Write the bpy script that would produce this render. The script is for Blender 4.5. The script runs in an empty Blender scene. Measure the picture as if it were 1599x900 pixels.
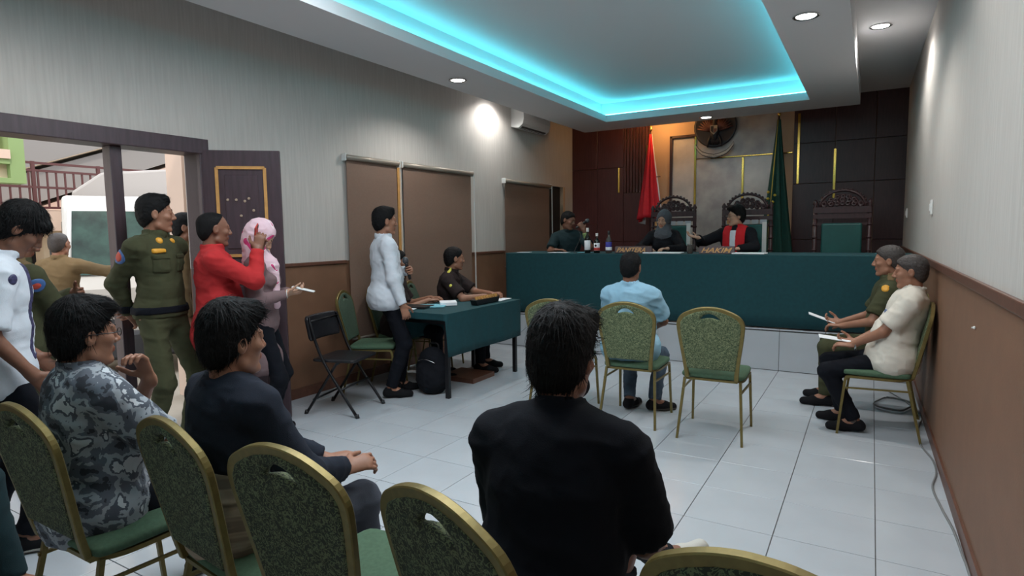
import bpy, bmesh, math, random
import numpy as np
from mathutils import Vector, Matrix
PI = math.pi
random.seed(7)
C = bpy.context.scene.collection
S = bpy.context.scene
# ---------------------------------------------------------------- camera
cd = bpy.data.cameras.new('camera'); cam = bpy.data.objects.new('camera', cd); C.objects.link(cam)
cd.sensor_width = 36; cd.lens = 945/1599*36; cd.clip_start = .05; cd.clip_end = 200
_r = Vector((0.8603051, 0.5096256, -0.0125218)); _u = Vector((-0.0359565, 0.0851641, 0.9957179)); _f = Vector((-0.5085098, 0.8561710, -0.0915915))
mw = Matrix.Identity(4)
for i in range(3):
    mw[i][0] = _r[i]; mw[i][1] = _u[i]; mw[i][2] = -_f[i]
mw[2][3] = 1.45
cam.matrix_world = mw
S.camera = cam
# ---------------------------------------------------------------- world, sun, exposure
S.view_settings.view_transform = 'Standard'; S.view_settings.look = 'None'
S.view_settings.gamma = 1; S.view_settings.exposure = 0.24
try: S.view_settings.use_curve_mapping = False
except Exception: pass
w = bpy.data.worlds.new('sky'); S.world = w; w.use_nodes = True
bgn = w.node_tree.nodes['Background']; bgn.inputs[0].default_value = (.86, .92, 1, 1); bgn.inputs[1].default_value = 2.2
def lamp(kind, name, loc, energy, color, rot=(0, 0, 0), **kw):
    l = bpy.data.lights.new(name, kind); l.energy = energy; l.color = color
    for k, v in kw.items(): setattr(l, k, v)
    o = bpy.data.objects.new(name, l); o.location = loc; o.rotation_euler = rot; C.objects.link(o); return o
lamp('SUN', 'sun', (-8, 2, 9), 1.5, (1, .90, .78), (math.radians(38), 0, math.radians(62)), angle=.03)
# ceiling downlights, those out of view added as fill: (x, y, z, watts, spot half-cone)
DOWN = [(-.456, 4.89, 2.95, 60), (-1.96, 8.43, 2.95, 16), (-3.56, 5.0, 2.95, 52), (-.456, 2.0, 2.95, 22), (-3.56, 1.4, 2.95, 15), (.0, 6.41, 3.22, 62), (-4.12, 6.75, 3.22, 56), (-.456, -.9, 2.95, 18), (-3.56, -1.2, 2.95, 18), (.0, 3.2, 3.22, 34)]
for i, (x, y, z, e) in enumerate(DOWN):
    lamp('SPOT', 'downlight_lamp', (x, y, z-.02), e, (1, .97, .93), spot_size=math.radians(150), spot_blend=.6, shadow_soft_size=.07)
lamp('AREA', 'added_fill_lamp', (-1.9, 2.2, 3.18), 70, (.90, .95, 1), shape='RECTANGLE', size=2.0, size_y=1.4)  # unseen area light added overhead to fill the room, no fixture modelled
lamp('POINT', 'warm_cove_lamp', (-2.78, 8.98, 3.06), 8, (1, .5, .16), shadow_soft_size=.05)

# ---------------------------------------------------------------- materials
def lin(c): return tuple((x/12.92 if x <= .04045 else ((x+.055)/1.055)**2.4) for x in c)
def rgb(r, g, b): return lin((r/255, g/255, b/255))
MATS = {}
def mat(name, col=(.5, .5, .5), rough=.6, metal=0, emit=None, es=0, noise=0, nscale=20, bump=0, bscale=200, col2=None, vcol=False, spec=None, trans=0, sheen=0, stretch=None):
    if name in MATS: return MATS[name]
    m = bpy.data.materials.new(name); MATS[name] = m; m.use_nodes = True
    nt = m.node_tree; b = nt.nodes['Principled BSDF']; L = nt.links
    b.inputs['Base Color'].default_value = (*col, 1); b.inputs['Roughness'].default_value = rough; b.inputs['Metallic'].default_value = metal
    if spec is not None: b.inputs['Specular IOR Level'].default_value = spec
    if trans: b.inputs['Transmission Weight'].default_value = trans
    if sheen: b.inputs['Sheen Weight'].default_value = sheen
    if emit: b.inputs['Emission Color'].default_value = (*emit, 1); b.inputs['Emission Strength'].default_value = es
    tc = nt.nodes.new('ShaderNodeTexCoord'); mp = nt.nodes.new('ShaderNodeMapping'); L.new(tc.outputs['Object'], mp.inputs[0])
    if stretch: mp.inputs['Scale'].default_value = stretch
    cur = None
    if noise or col2:
        n = nt.nodes.new('ShaderNodeTexNoise'); n.inputs['Scale'].default_value = nscale; n.inputs['Detail'].default_value = 4
        L.new(mp.outputs[0], n.inputs['Vector'])
        r = nt.nodes.new('ShaderNodeValToRGB'); L.new(n.outputs['Fac'], r.inputs[0])
        c2 = col2 if col2 else tuple(min(1, x*(1+noise)) for x in col)
        c1 = col if col2 else tuple(x*(1-noise) for x in col)
        r.color_ramp.elements[0].color = (*c1, 1); r.color_ramp.elements[1].color = (*c2, 1)
        r.color_ramp.elements[0].position = .35; r.color_ramp.elements[1].position = .65
        L.new(r.outputs[0], b.inputs['Base Color']); cur = r.outputs[0]
    if vcol:
        a = nt.nodes.new('ShaderNodeAttribute'); a.attribute_name = 'tone'
        mx = nt.nodes.new('ShaderNodeMixRGB'); mx.blend_type = 'MULTIPLY'; mx.inputs[0].default_value = 1
        if cur: L.new(cur, mx.inputs[1])
        else: mx.inputs[1].default_value = (*col, 1)
        L.new(a.outputs['Color'], mx.inputs[2]); L.new(mx.outputs[0], b.inputs['Base Color'])
    if bump:
        n2 = nt.nodes.new('ShaderNodeTexNoise'); n2.inputs['Scale'].default_value = bscale; n2.inputs['Detail'].default_value = 3
        L.new(mp.outputs[0], n2.inputs['Vector'])
        bp = nt.nodes.new('ShaderNodeBump'); bp.inputs['Strength'].default_value = bump; bp.inputs['Distance'].default_value = .004
        L.new(n2.outputs['Fac'], bp.inputs['Height']); L.new(bp.outputs[0], b.inputs['Normal'])
    return m
def ramp_mat(name, stops, scale, rough=.8, dist=0, detail=2, constant=True, stretch=None, bump=0, metal=0):
    m = bpy.data.materials.new(name); MATS[name] = m; m.use_nodes = True
    nt = m.node_tree; b = nt.nodes['Principled BSDF']; L = nt.links; b.inputs['Roughness'].default_value = rough; b.inputs['Metallic'].default_value = metal
    tc = nt.nodes.new('ShaderNodeTexCoord'); mp = nt.nodes.new('ShaderNodeMapping'); L.new(tc.outputs['Object'], mp.inputs[0])
    if stretch: mp.inputs['Scale'].default_value = stretch
    n = nt.nodes.new('ShaderNodeTexNoise'); n.inputs['Scale'].default_value = scale; n.inputs['Detail'].default_value = detail; n.inputs['Distortion'].default_value = dist
    L.new(mp.outputs[0], n.inputs['Vector']); r = nt.nodes.new('ShaderNodeValToRGB'); L.new(n.outputs['Fac'], r.inputs[0])
    cr = r.color_ramp; cr.interpolation = 'CONSTANT' if constant else 'LINEAR'
    while len(cr.elements) < len(stops): cr.elements.new(.5)
    for e, (p, c) in zip(cr.elements, stops): e.position = p; e.color = (*c, 1)
    L.new(r.outputs[0], b.inputs['Base Color'])
    if bump:
        bp = nt.nodes.new('ShaderNodeBump'); bp.inputs['Strength'].default_value = bump; bp.inputs['Distance'].default_value = .003
        L.new(n.outputs['Fac'], bp.inputs['Height']); L.new(bp.outputs[0], b.inputs['Normal'])
    return m
def wallpaper(name, col, col2, vscale=60, along='Y'):
    m = bpy.data.materials.new(name); MATS[name] = m; m.use_nodes = True
    nt = m.node_tree; b = nt.nodes['Principled BSDF']; L = nt.links; b.inputs['Roughness'].default_value = .75
    tc = nt.nodes.new('ShaderNodeTexCoord'); mp = nt.nodes.new('ShaderNodeMapping'); L.new(tc.outputs['Object'], mp.inputs[0])
    mp.inputs['Scale'].default_value = (vscale, vscale, 3)
    n = nt.nodes.new('ShaderNodeTexNoise'); n.inputs['Scale'].default_value = 1; n.inputs['Detail'].default_value = 3; L.new(mp.outputs[0], n.inputs['Vector'])
    r = nt.nodes.new('ShaderNodeValToRGB'); L.new(n.outputs['Fac'], r.inputs[0])
    r.color_ramp.elements[0].position = .35; r.color_ramp.elements[1].position = .65
    r.color_ramp.elements[0].color = (*col, 1); r.color_ramp.elements[1].color = (*col2, 1); L.new(r.outputs[0], b.inputs['Base Color'])
    bp = nt.nodes.new('ShaderNodeBump'); bp.inputs['Strength'].default_value = .12; bp.inputs['Distance'].default_value = .002
    L.new(n.outputs['Fac'], bp.inputs['Height']); L.new(bp.outputs[0], b.inputs['Normal'])
    return m
wallpaper('wallpaper', rgb(184, 179, 173), rgb(193, 188, 182))
M = MATS
mat('ceiling_white', rgb(216, 216, 218), .8, bump=.05, bscale=40)
mat('tile_white', rgb(180, 186, 192), .16, noise=.03, nscale=3, bump=.03, bscale=6, spec=.5)
mat('grout', rgb(90, 88, 84), .8, noise=.2)
mat('dado_brown', rgb(122, 88, 66), .62, noise=.05, nscale=8, bump=.12, bscale=120)
mat('trim_brown', rgb(98, 64, 50), .4, noise=.12, nscale=30)
mat('blind_brown', rgb(122, 98, 84), .8, noise=.04, nscale=60, bump=.2, bscale=300)
mat('blind_rail', rgb(150, 140, 128), .4, metal=.3)
mat('wood_red', rgb(86, 45, 44), .38, noise=.16, nscale=5, stretch=(9, 9, .8), bump=.05, bscale=40)
mat('wood_groove', rgb(30, 14, 14), .6)
mat('wood_dark', rgb(60, 38, 40), .35, noise=.2, nscale=6, stretch=(8, 8, 1))
mat('door_dark', rgb(70, 56, 62), .42, noise=.15, nscale=6, stretch=(8, 8, .8), bump=.1, bscale=60)
mat('door_moulding', rgb(196, 146, 84), .5, noise=.1)
mat('paint_scuff', rgb(170, 150, 130), .8)
mat('marble_gray', rgb(150, 148, 148), .22, col2=rgb(178, 176, 174), nscale=4, noise=.2)
mat('marble_light', rgb(176, 172, 168), .2, col2=rgb(200, 196, 190), nscale=3, noise=.2)
mat('plaster_beige', rgb(188, 160, 132), .7, bump=.05)
mat('gold_strip', rgb(220, 180, 90), .18, metal=1)
mat('gold_frame', rgb(122, 108, 64), .42, metal=.6, noise=.1, nscale=40)
mat('cloth_green', rgb(8, 62, 68), .85, noise=.08, nscale=30, bump=.15, bscale=500)
mat('black_metal', rgb(26, 26, 30), .35, metal=.4)
mat('black_plastic', rgb(24, 24, 27), .4)
mat('nylon_black', rgb(20, 22, 28), .9, spec=.2, bump=.2, bscale=200)
mat('black_vinyl', rgb(28, 28, 32), .38, bump=.1, bscale=200)
mat('chair_green_plain', rgb(62, 82, 66), .8, noise=.12, nscale=60)
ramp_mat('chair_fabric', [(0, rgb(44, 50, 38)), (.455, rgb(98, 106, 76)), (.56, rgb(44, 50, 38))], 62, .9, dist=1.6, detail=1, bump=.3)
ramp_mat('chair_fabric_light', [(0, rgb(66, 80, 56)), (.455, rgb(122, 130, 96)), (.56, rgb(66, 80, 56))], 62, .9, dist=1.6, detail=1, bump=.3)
mat('seat_green', rgb(70, 96, 74), .9, noise=.1, nscale=80, bump=.2, bscale=300)
mat('white_plastic', rgb(222, 224, 222), .35)
mat('paper', rgb(232, 236, 240), .8)
mat('folder_blue', rgb(120, 190, 205), .6)
mat('lamp_glow', (1, 1, 1), .5, emit=(1, .98, .95), es=14)
mat('cyan_glow', (.1, .9, 1), .5, emit=(.12, .84, 1.0), es=9.5)
mat('chrome', rgb(190, 190, 190), .2, metal=1)
mat('cream_wall', rgb(224, 204, 176), .8, noise=.04, nscale=2)
mat('pink_wall', rgb(216, 190, 172), .8, noise=.04, nscale=2)
mat('lime_green', rgb(138, 162, 106), .7)
mat('rail_maroon', rgb(84, 44, 42), .5)
mat('dark_void', rgb(30, 28, 30), .9)
mat('truck_white', rgb(196, 194, 190), .25, spec=.5)
mat('truck_gray', rgb(60, 62, 66), .4)
mat('windscreen', rgb(40, 62, 54), .04, spec=.3, noise=.5, nscale=6)
mat('ground_concrete', rgb(176, 166, 150), .85, noise=.1, nscale=2)
mat('roof_gray', rgb(130, 126, 122), .7)
mat('roof_tin', rgb(165, 140, 118), .6, noise=.08)
mat('tarp_gray', rgb(170, 164, 160), .8)
mat('cable_gray', rgb(120, 122, 122), .5)

# ---------------------------------------------------------------- object helpers
def link(o, parent=None):
    C.objects.link(o)
    if parent is not None: o.parent = parent
    return o
def tag(o, label=None, cat=None, group=None, kind=None):
    if label: o['label'] = label
    if cat: o['category'] = cat
    if group: o['group'] = group
    if kind: o['kind'] = kind
    return o
def empty(name, loc=(0, 0, 0), label=None, cat=None, group=None, rz=0):
    o = bpy.data.objects.new(name, None); o.empty_display_size = .1; link(o); o.location = loc; o.rotation_euler = (0, 0, rz)
    return tag(o, label, cat, group)
class MB:
    def __init__(s): s.v = []; s.f = []; s.mi = []; s.sm = []
    def add(s, vs, fs, mi=0, smooth=False):
        o = len(s.v); s.v += [tuple(v) for v in vs]; s.f += [tuple(i+o for i in f) for f in fs]; s.mi += [mi]*len(fs); s.sm += [smooth]*len(fs); return s
    def box(s, c, d, R=None, mi=0, ch=0):
        hx, hy, hz = d[0]/2, d[1]/2, d[2]/2
        if ch:
            b = bmesh.new(); bmesh.ops.create_cube(b, size=1)
            bmesh.ops.scale(b, vec=d, verts=b.verts); bmesh.ops.bevel(b, geom=b.edges[:], offset=ch, segments=1, affect='EDGES')
            b.verts.index_update(); vs = [v.co.copy() for v in b.verts]; fs = [[v.index for v in f.verts] for f in b.faces]; b.free()
        else:
            vs = [Vector((x*hx, y*hy, z*hz)) for x in (-1, 1) for y in (-1, 1) for z in (-1, 1)]
            fs = [(0, 1, 3, 2), (4, 6, 7, 5), (0, 4, 5, 1), (2, 3, 7, 6), (0, 2, 6, 4), (1, 5, 7, 3)]
        c = Vector(c)
        return s.add([(R @ v if R else v)+c for v in vs], fs, mi)
    def tube(s, pts, r, n=8, closed=False, mi=0, ry=None, up=None):
        pts = [Vector(p) for p in pts]; m = len(pts); rs = r if isinstance(r, (list, tuple)) else [r]*m
        rings = []; pu = None
        for i, p in enumerate(pts):
            a = pts[i-1] if (i or closed) else p; b = pts[(i+1) % m] if (i < m-1 or closed) else p
            t = (b-a).normalized()
            if up is not None: u = Vector(up)
            else: u = pu if pu is not None else (Vector((0, 0, 1)) if abs(t.z) < .9 else Vector((1, 0, 0)))
            x = u-t*u.dot(t)
            if x.length < 1e-4: x = Vector((1, 0, 0))-t*t.x
            x.normalize(); y = t.cross(x); pu = x
            rr = rs[i]; r2 = ry if ry else rr
            rings.append([p+x*math.cos(2*PI*(k+.5*(n == 4))/n)*rr+y*math.sin(2*PI*(k+.5*(n == 4))/n)*r2 for k in range(n)])
        vs = [v for rg in rings for v in rg]; fs = []
        for i in range(m if closed else m-1):
            for k in range(n):
                a = i*n+k; b = i*n+(k+1) % n; j = (i+1) % m
                fs.append((a, b, j*n+(k+1) % n, j*n+k))
        if not closed: fs += [tuple(range(n))[::-1], tuple((m-1)*n+k for k in range(n))]
        return s.add(vs, fs, mi, n > 5)
    def cyl(s, a, b, r, r2=None, n=16, mi=0):
        return s.tube([a, b], [r, r if r2 is None else r2], n, mi=mi)
    def lathe(s, prof, c=(0, 0, 0), n=20, mi=0, R=None):
        c = Vector(c); vs = []
        for r, z in prof:
            for k in range(n):
                v = Vector((r*math.cos(2*PI*k/n), r*math.sin(2*PI*k/n), z)); vs.append((R @ v if R else v)+c)
        fs = []
        for i in range(len(prof)-1):
            for k in range(n): a = i*n+k; b = i*n+(k+1) % n; fs.append((a, b, b+n, a+n))
        fs += [tuple(range(n))[::-1], tuple((len(prof)-1)*n+k for k in range(n))]
        return s.add(vs, fs, mi, True)
    def prism(s, poly, y0, y1, mi=0, axis='y'):
        n = len(poly); f = (lambda a, b, h: (a, h, b)) if axis == 'y' else ((lambda a, b, h: (h, a, b)) if axis == 'x' else (lambda a, b, h: (a, b, h)))
        vs = [f(a, b, y0) for a, b in poly]+[f(a, b, y1) for a, b in poly]
        fs = [tuple(range(n)), tuple(range(2*n-1, n-1, -1))]+[(i, i+n, (i+1) % n+n, (i+1) % n) for i in range(n)]
        return s.add(vs, fs, mi)
    def build(s, name, mats, parent=None, loc=None):
        me = bpy.data.meshes.new(name); me.from_pydata(s.v, [], s.f)
        for m in (mats if isinstance(mats, (list, tuple)) else [mats]): me.materials.append(M[m] if isinstance(m, str) else m)
        me.polygons.foreach_set('material_index', s.mi); me.polygons.foreach_set('use_smooth', s.sm)
        bm = bmesh.new(); bm.from_mesh(me); bmesh.ops.recalc_face_normals(bm, faces=bm.faces); bm.to_mesh(me); bm.free()
        o = bpy.data.objects.new(name, me); link(o, parent)
        if loc: o.location = loc
        return o
def bx(name, m, lo, hi, parent=None, ch=0, kind=None):
    c = [(a+b)/2 for a, b in zip(lo, hi)]; o = MB().box((0, 0, 0), [abs(b-a) for a, b in zip(lo, hi)], ch=ch).build(name, m, parent, c)
    if kind: o['kind'] = kind
    return o
def copy_tree(o, parent=None):
    c = o.copy(); C.objects.link(c); c.parent = parent
    for ch in list(o.children): copy_tree(ch, c)
    return c
def bevel(o, wd=.004, seg=2):
    m = o.modifiers.new('bevel', 'BEVEL'); m.width = wd; m.segments = seg; m.limit_method = 'ANGLE'; return o
def text_obj(name, txt, size, m, loc, rot, parent=None, ext=.006, shear=0, bold=0, align='LEFT', wscale=1):
    cu = bpy.data.curves.new(name, 'FONT'); cu.body = txt; cu.size = size; cu.extrude = ext; cu.shear = shear; cu.offset = bold; cu.align_x = align
    t = bpy.data.objects.new(name, cu); C.objects.link(t)
    me = bpy.data.meshes.new_from_object(t.evaluated_get(bpy.context.evaluated_depsgraph_get())); bpy.data.objects.remove(t)
    for v in me.vertices: v.co.x *= wscale
    me.materials.clear(); me.materials.append(M[m]); o = bpy.data.objects.new(name, me); link(o, parent); o.location = loc; o.rotation_euler = rot
    return o
# ---------------------------------------------------------------- the room
XL, XR, YB, YF, ZC = -4.35, .42, 9.35, -2.4, 3.22
fl = bx('floor', 'grout', (XL-.12, YF-.1, -.12), (.62, YB+.1, -.006), kind='structure')
tm = None; P = .42
xs = [.065+.42*k for k in range(-11, 2)]; ys = [2.99+.42*k for k in range(-13, 9)]
for i in range(len(xs)-1):
    for j in range(len(ys)-1):
        x0, y0 = xs[i], ys[j]
        if tm is None:
            o = MB().box((0, 0, 0), (P-.004, P-.004, .012), ch=.0012).build('floor_tile', 'tile_white', fl); tm = o.data
        else:
            o = bpy.data.objects.new('floor_tile', tm); link(o, fl)
        o.location = Vector((x0+P/2, y0+P/2, -.006+random.uniform(0, .0004)))-fl.location
for i in range(len(xs)-1):
    bx('floor_tile', 'tile_white', Vector((xs[i]+.002, ys[-1]+.002, -.012))-fl.location, Vector((xs[i]+P-.002, 6.638, 0))-fl.location, fl, .0012)
# side walls (right wall leans very slightly, as measured)
def xr(y): return .452-.0115*y
DY0, DY1, DZ = .75, 2.745, 2.06      # doorway in the left wall
W2 = (8.48, 9.02, 1.25, 2.17)        # dark opening
wl = empty('wall_left', (XL, 0, 0)); wl['kind'] = 'structure'
def wallpiece(lo, hi, m, nm):
    return bx(nm, m, (lo[0]-XL, lo[1], lo[2]), (hi[0]-XL, hi[1], hi[2]), wl)
t = .16
wallpiece((XL-t, YF, 1.2), (XL, DY0, 3.4), 'wallpaper', 'upper_wall')
wallpiece((XL-t, DY0, DZ+.1), (XL, DY1, 3.4), 'wallpaper', 'upper_wall')
wallpiece((XL-t, DY1, 1.2), (XL, W2[0], 3.4), 'wallpaper', 'upper_wall')
wallpiece((XL-t, W2[0], W2[3]), (XL, W2[1], 3.4), 'wallpaper', 'upper_wall')
wallpiece((XL-t, W2[1], 1.2), (XL, YB, 3.4), 'wallpaper', 'upper_wall')
wallpiece((XL-t, YF, -.1), (XL, DY0, 1.2), 'dado_brown', 'dado')
wallpiece((XL-t, DY1, -.1), (XL, YB, 1.2), 'dado_brown', 'dado')
for k, (a, b) in enumerate(((YF, DY0), (DY1+.02, 4.2), (6.33, 7.1), (8.46, YB))):
    o = bx('trim_%d' % (k+1), 'trim_brown', (XL, a, 1.175), (XL+.018, b, 1.205), kind='structure'); bevel(o, .005)
bx('baseboard_left', 'trim_brown', (XL, DY1+.05, 0), (XL+.014, 6.6, .09), kind='structure')
bx('window_2', 'dark_void', (XL-.2, W2[0], W2[2]-.1), (XL-.05, W2[1], W2[3]), kind='structure')
bx('window_2_frame', 'plaster_beige', (XL-.16, W2[1]-.05, W2[2]), (XL+.01, W2[1]+.02, W2[3])).name = 'trim_7'
bpy.data.objects['trim_7']['kind'] = 'structure'
wr = empty('wall_right', (0, 0, 0)); wr['kind'] = 'structure'
for nm, z0, z1, m, dx in (('upper_wall', 1.2, 3.4, 'wallpaper', 0), ('dado', -.1, 1.2, 'dado_brown', 0)):
    MB().prism([(xr(YF)+dx, YF), (xr(YB)+dx, YB), (xr(YB)+.2, YB), (xr(YF)+.2, YF)], z0, z1, axis='z').build(nm, m, wr)
o = MB().prism([(xr(YF)-.02, YF), (xr(YB)-.02, YB), (xr(YB), YB), (xr(YF), YF)], 1.165, 1.215, axis='z').build('trim_5', 'trim_brown'); o['kind'] = 'structure'; bevel(o, .006)
o = MB().prism([(xr(YF)-.012, YF), (xr(6.6)-.012, 6.6), (xr(6.6), 6.6), (xr(YF), YF)], 0, .08, axis='z').build('baseboard_right', 'trim_brown'); o['kind'] = 'structure'
bx('wall_front', 'wallpaper', (XL-.2, YF-.15, -.1), (.7, YF, 3.4), kind='structure')
bx('wall_back_shell', 'plaster_beige', (XL-.2, YB+.03, -.1), (.6, YB+.2, 3.4), kind='structure').name = 'wall_back'
WB = bpy.data.objects['wall_back']
def panel(nm, x0, x1, z0, z1, m, th=.03, g=.004):
    o = MB().box((0, 0, 0), (x1-x0-g, th, z1-z0-g), ch=.003).build(nm, m, WB, Vector(((x0+x1)/2, YB+.03-th/2, (z0+z1)/2))-WB.location); return o
# left wood panelling
for x0, x1, z0, z1 in ((-4.35, -3.90, .4, 1.57), (-4.35, -3.90, 1.57, 2.46), (-4.35, -3.90, 2.46, 3.3), (-3.90, -3.45, .4, 1.28), (-3.90, -3.45, 1.28, 2.46), (-3.90, -3.45, 2.46, 3.3), (-3.45, -3.0, .4, 1.28), (-3.45, -3.0, 1.28, 2.05)):
    panel('wood_panel', x0, x1, z0, z1, 'wood_red', .035)
for k in range(9):
    panel('wood_slat', -3.45+.05*k, -3.45+.05*(k+1), 2.05, 3.3, 'wood_red', .04, .014)
# warm plaster and marble
panel('marble_slab', -2.68, -2.325, .4, 2.83, 'marble_light', .02)
b = MB(); b.box((-2.685, YB-.005, 1.62), (.035, .05, 2.5)); b.box((-2.51, YB-.005, 2.86), (.38, .05, .035))
b.build('slab_frame', 'wood_dark', WB).location = -WB.location
panel('marble_slab', -2.315, -1.645, .4, 2.5, 'marble_gray', .035)
panel('marble_slab', -1.635, -1.19, .4, 2.5, 'marble_light', .035)
panel('marble_slab', -2.315, -1.19, 2.515, 3.3, 'marble_gray', .035)
for x, z0, z1 in ((-2.32, 1.1, 2.86), (-1.64, 1.2, 2.49), (-3.06, 2.06, 2.78), (-3.525, 2.06, 2.46), (-.915, 2.07, 3.03), (-.465, 1.84, 2.52)):
    panel('gold_strip', x-.016, x+.016, z0, z1, 'gold_strip', .05, 0)
panel('gold_strip', -2.1, -.99, 2.5, 2.516, 'gold_strip', .045, 0)
# right dark wood panelling
for x0, x1 in ((-.98, -.465), (-.465, .0), (.0, .46)):
    for z0, z1 in ((.4, 1.3), (1.3, 2.07), (2.07, 2.62), (2.62, 3.3)):
        panel('wood_panel', x0, x1, z0, z1, 'wood_dark', .035)
# ceiling, raised at ZC, with a hanging tray ring and cove
bx('ceiling', 'ceiling_white', (XL-.2, YF-.15, ZC), (.7, YB+.2, ZC+.15), kind='structure')
ox0, ox1, oy0, oy1 = -3.82, -.18, -1.8, 8.66
ix0, ix1, iy0, iy1 = -3.21, -.68, -1.2, 8.0
r = MB()
def ring(z0, z1, a, b_):
    (ax0, ax1, ay0, ay1), (bx0, bx1, by0, by1) = a, b_
    r.box(((ax0+bx0)/2, (ay0+ay1)/2, (z0+z1)/2), (bx0-ax0, ay1-ay0, z1-z0))
    r.box(((ax1+bx1)/2, (ay0+ay1)/2, (z0+z1)/2), (ax1-bx1, ay1-ay0, z1-z0))
    r.box(((bx0+bx1)/2, (ay0+by0)/2, (z0+z1)/2), (bx1-bx0, by0-ay0, z1-z0))
    r.box(((bx0+bx1)/2, (ay1+by1)/2, (z0+z1)/2), (bx1-bx0, ay1-by1, z1-z0))
ring(2.95, 3.04, (ox0, ox1, oy0, oy1), (ix0, ix1, iy0, iy1))
q = .11
ring(3.04, ZC, (ox0, ox1, oy0, oy1), (ix0-q, ix1+q, iy0-q, iy1+q))
o = r.build('ceiling_tray', 'ceiling_white'); o['kind'] = 'structure'; o.name = 'trim_6'
# cyan light strip lying on the cove ledge
lt = empty('light_strip', (ix0, iy0, 3.04), 'glowing cyan light strip hidden in the recessed ceiling cove', 'light strip')
e = .075; sx0, sx1, sy0, sy1 = ix0-e, ix1+e, iy0-e, iy1+e
for lo, hi in (((sx0, sy0, 3.045), (sx0+.02, sy1, 3.06)), ((sx1-.02, sy0, 3.045), (sx1, sy1, 3.06)), ((sx0, sy0, 3.045), (sx1, sy0+.02, 3.06)), ((sx0, sy1-.02, 3.045), (sx1, sy1, 3.06))):
    bx('strip_segment', 'cyan_glow', Vector(lo)-lt.location, Vector(hi)-lt.location, lt)
# downlights, fixtures of the added out-of-view fill lamps included
LB = ['round recessed downlight in the ceiling tray at right', 'small recessed downlight above the black wall emblem', 'round recessed downlight in the tray edge near the wall air conditioner', 'unseen downlight added as fill in the tray above the aisle', 'unseen downlight added as fill in the tray near the doorway', 'round downlight in the raised ceiling beside the right wall', 'downlight hidden in the gap beside the left wall', 'unseen downlight added as fill behind the seated audience at right', 'unseen downlight added as fill behind the seated audience at left', 'unseen downlight added as fill near the right wall above the audience']
for i, (x, y, z, e_) in enumerate(DOWN):
    t_ = empty('downlight', (x, y, z), LB[i], 'ceiling light', 'round downlights in the ceiling')
    MB().lathe([(.085, 0), (.09, -.006), (.078, -.01), (.068, -.004), (.067, 0)], n=28).build('bezel', 'chrome', t_)
    MB().lathe([(.066, -.003), (.064, -.005)], n=24).build('lens', 'lamp_glow', t_)
# doorway: frame, mullion and open leaf
d1 = empty('door_1', (XL, DY1, 0)); d1['kind'] = 'structure'
b = MB(); b.box((-.06, .03-.0, 1.04), (.2, .06, 2.08)); b.box((-.06, (DY0-DY1)/2, DZ+.055), (.22, DY1-DY0+.14, .11)); b.box((-.06, DY0-DY1-.03, 1.04), (.2, .06, 2.08))
bevel(b.build('door_frame', 'door_dark', d1), .006)
bevel(MB().box((-.06, 2.187-DY1, 1.03), (.1, .075, 2.06)).build('mullion', 'door_dark', d1), .006)
leaf = empty('door_leaf', (XL+.02, DY1+.02, 0), 'dark purple-brown panelled door leaf standing open against the left wall', 'door', rz=math.radians(42))
LW, LH = .56, 2.08
bevel(MB().box((LW/2, 0, LH/2+.01), (LW, .04, LH)).build('door_slab', 'door_dark', leaf), .004)
def mould(x0, x1, z0, z1, y):
    b = MB(); s_ = .022
    for c, d in ((((x0+x1)/2, y, z0), (x1-x0, .016, s_)), (((x0+x1)/2, y, z1), (x1-x0, .016, s_)), ((x0, y, (z0+z1)/2), (s_, .016, z1-z0)), ((x1, y, (z0+z1)/2), (s_, .016, z1-z0))): b.box(c, d)
    return b.build('moulding', 'door_moulding', leaf)
for z0, z1 in ((1.3, 1.96), (.22, 1.12)):
    mould(.11, .45, z0, z1, -.024)
    MB().box((.28, -.02, (z0+z1)/2), (.24, .016, z1-z0-.1), ch=.006).build('raised_panel', 'door_dark', leaf)
for x, z in ((.18, 1.72), (.24, 1.72), (.33, 1.73), (.27, 1.6), (.36, 1.64), (.3, 1.71)): MB().lathe([(.001, 0), (.011, .001), (.009, .003)], (x, -.030, z), 7, R=Matrix.Rotation(PI/2, 3, 'X')).build('paint_scuff', 'paint_scuff', leaf)
MB().box((.5, -.03, 1.05), (.035, .02, .16), ch=.004).tube([(.5, -.04, 1.08), (.5, -.07, 1.08), (.42, -.07, 1.08)], .008).build('door_handle', 'chrome', leaf)
b = MB()
for z in (.3, 1.05, 1.8): b.cyl((.0, -.012, z-.04), (.0, -.012, z+.04), .01)
b.build('hinge', 'chrome', leaf)
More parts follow.
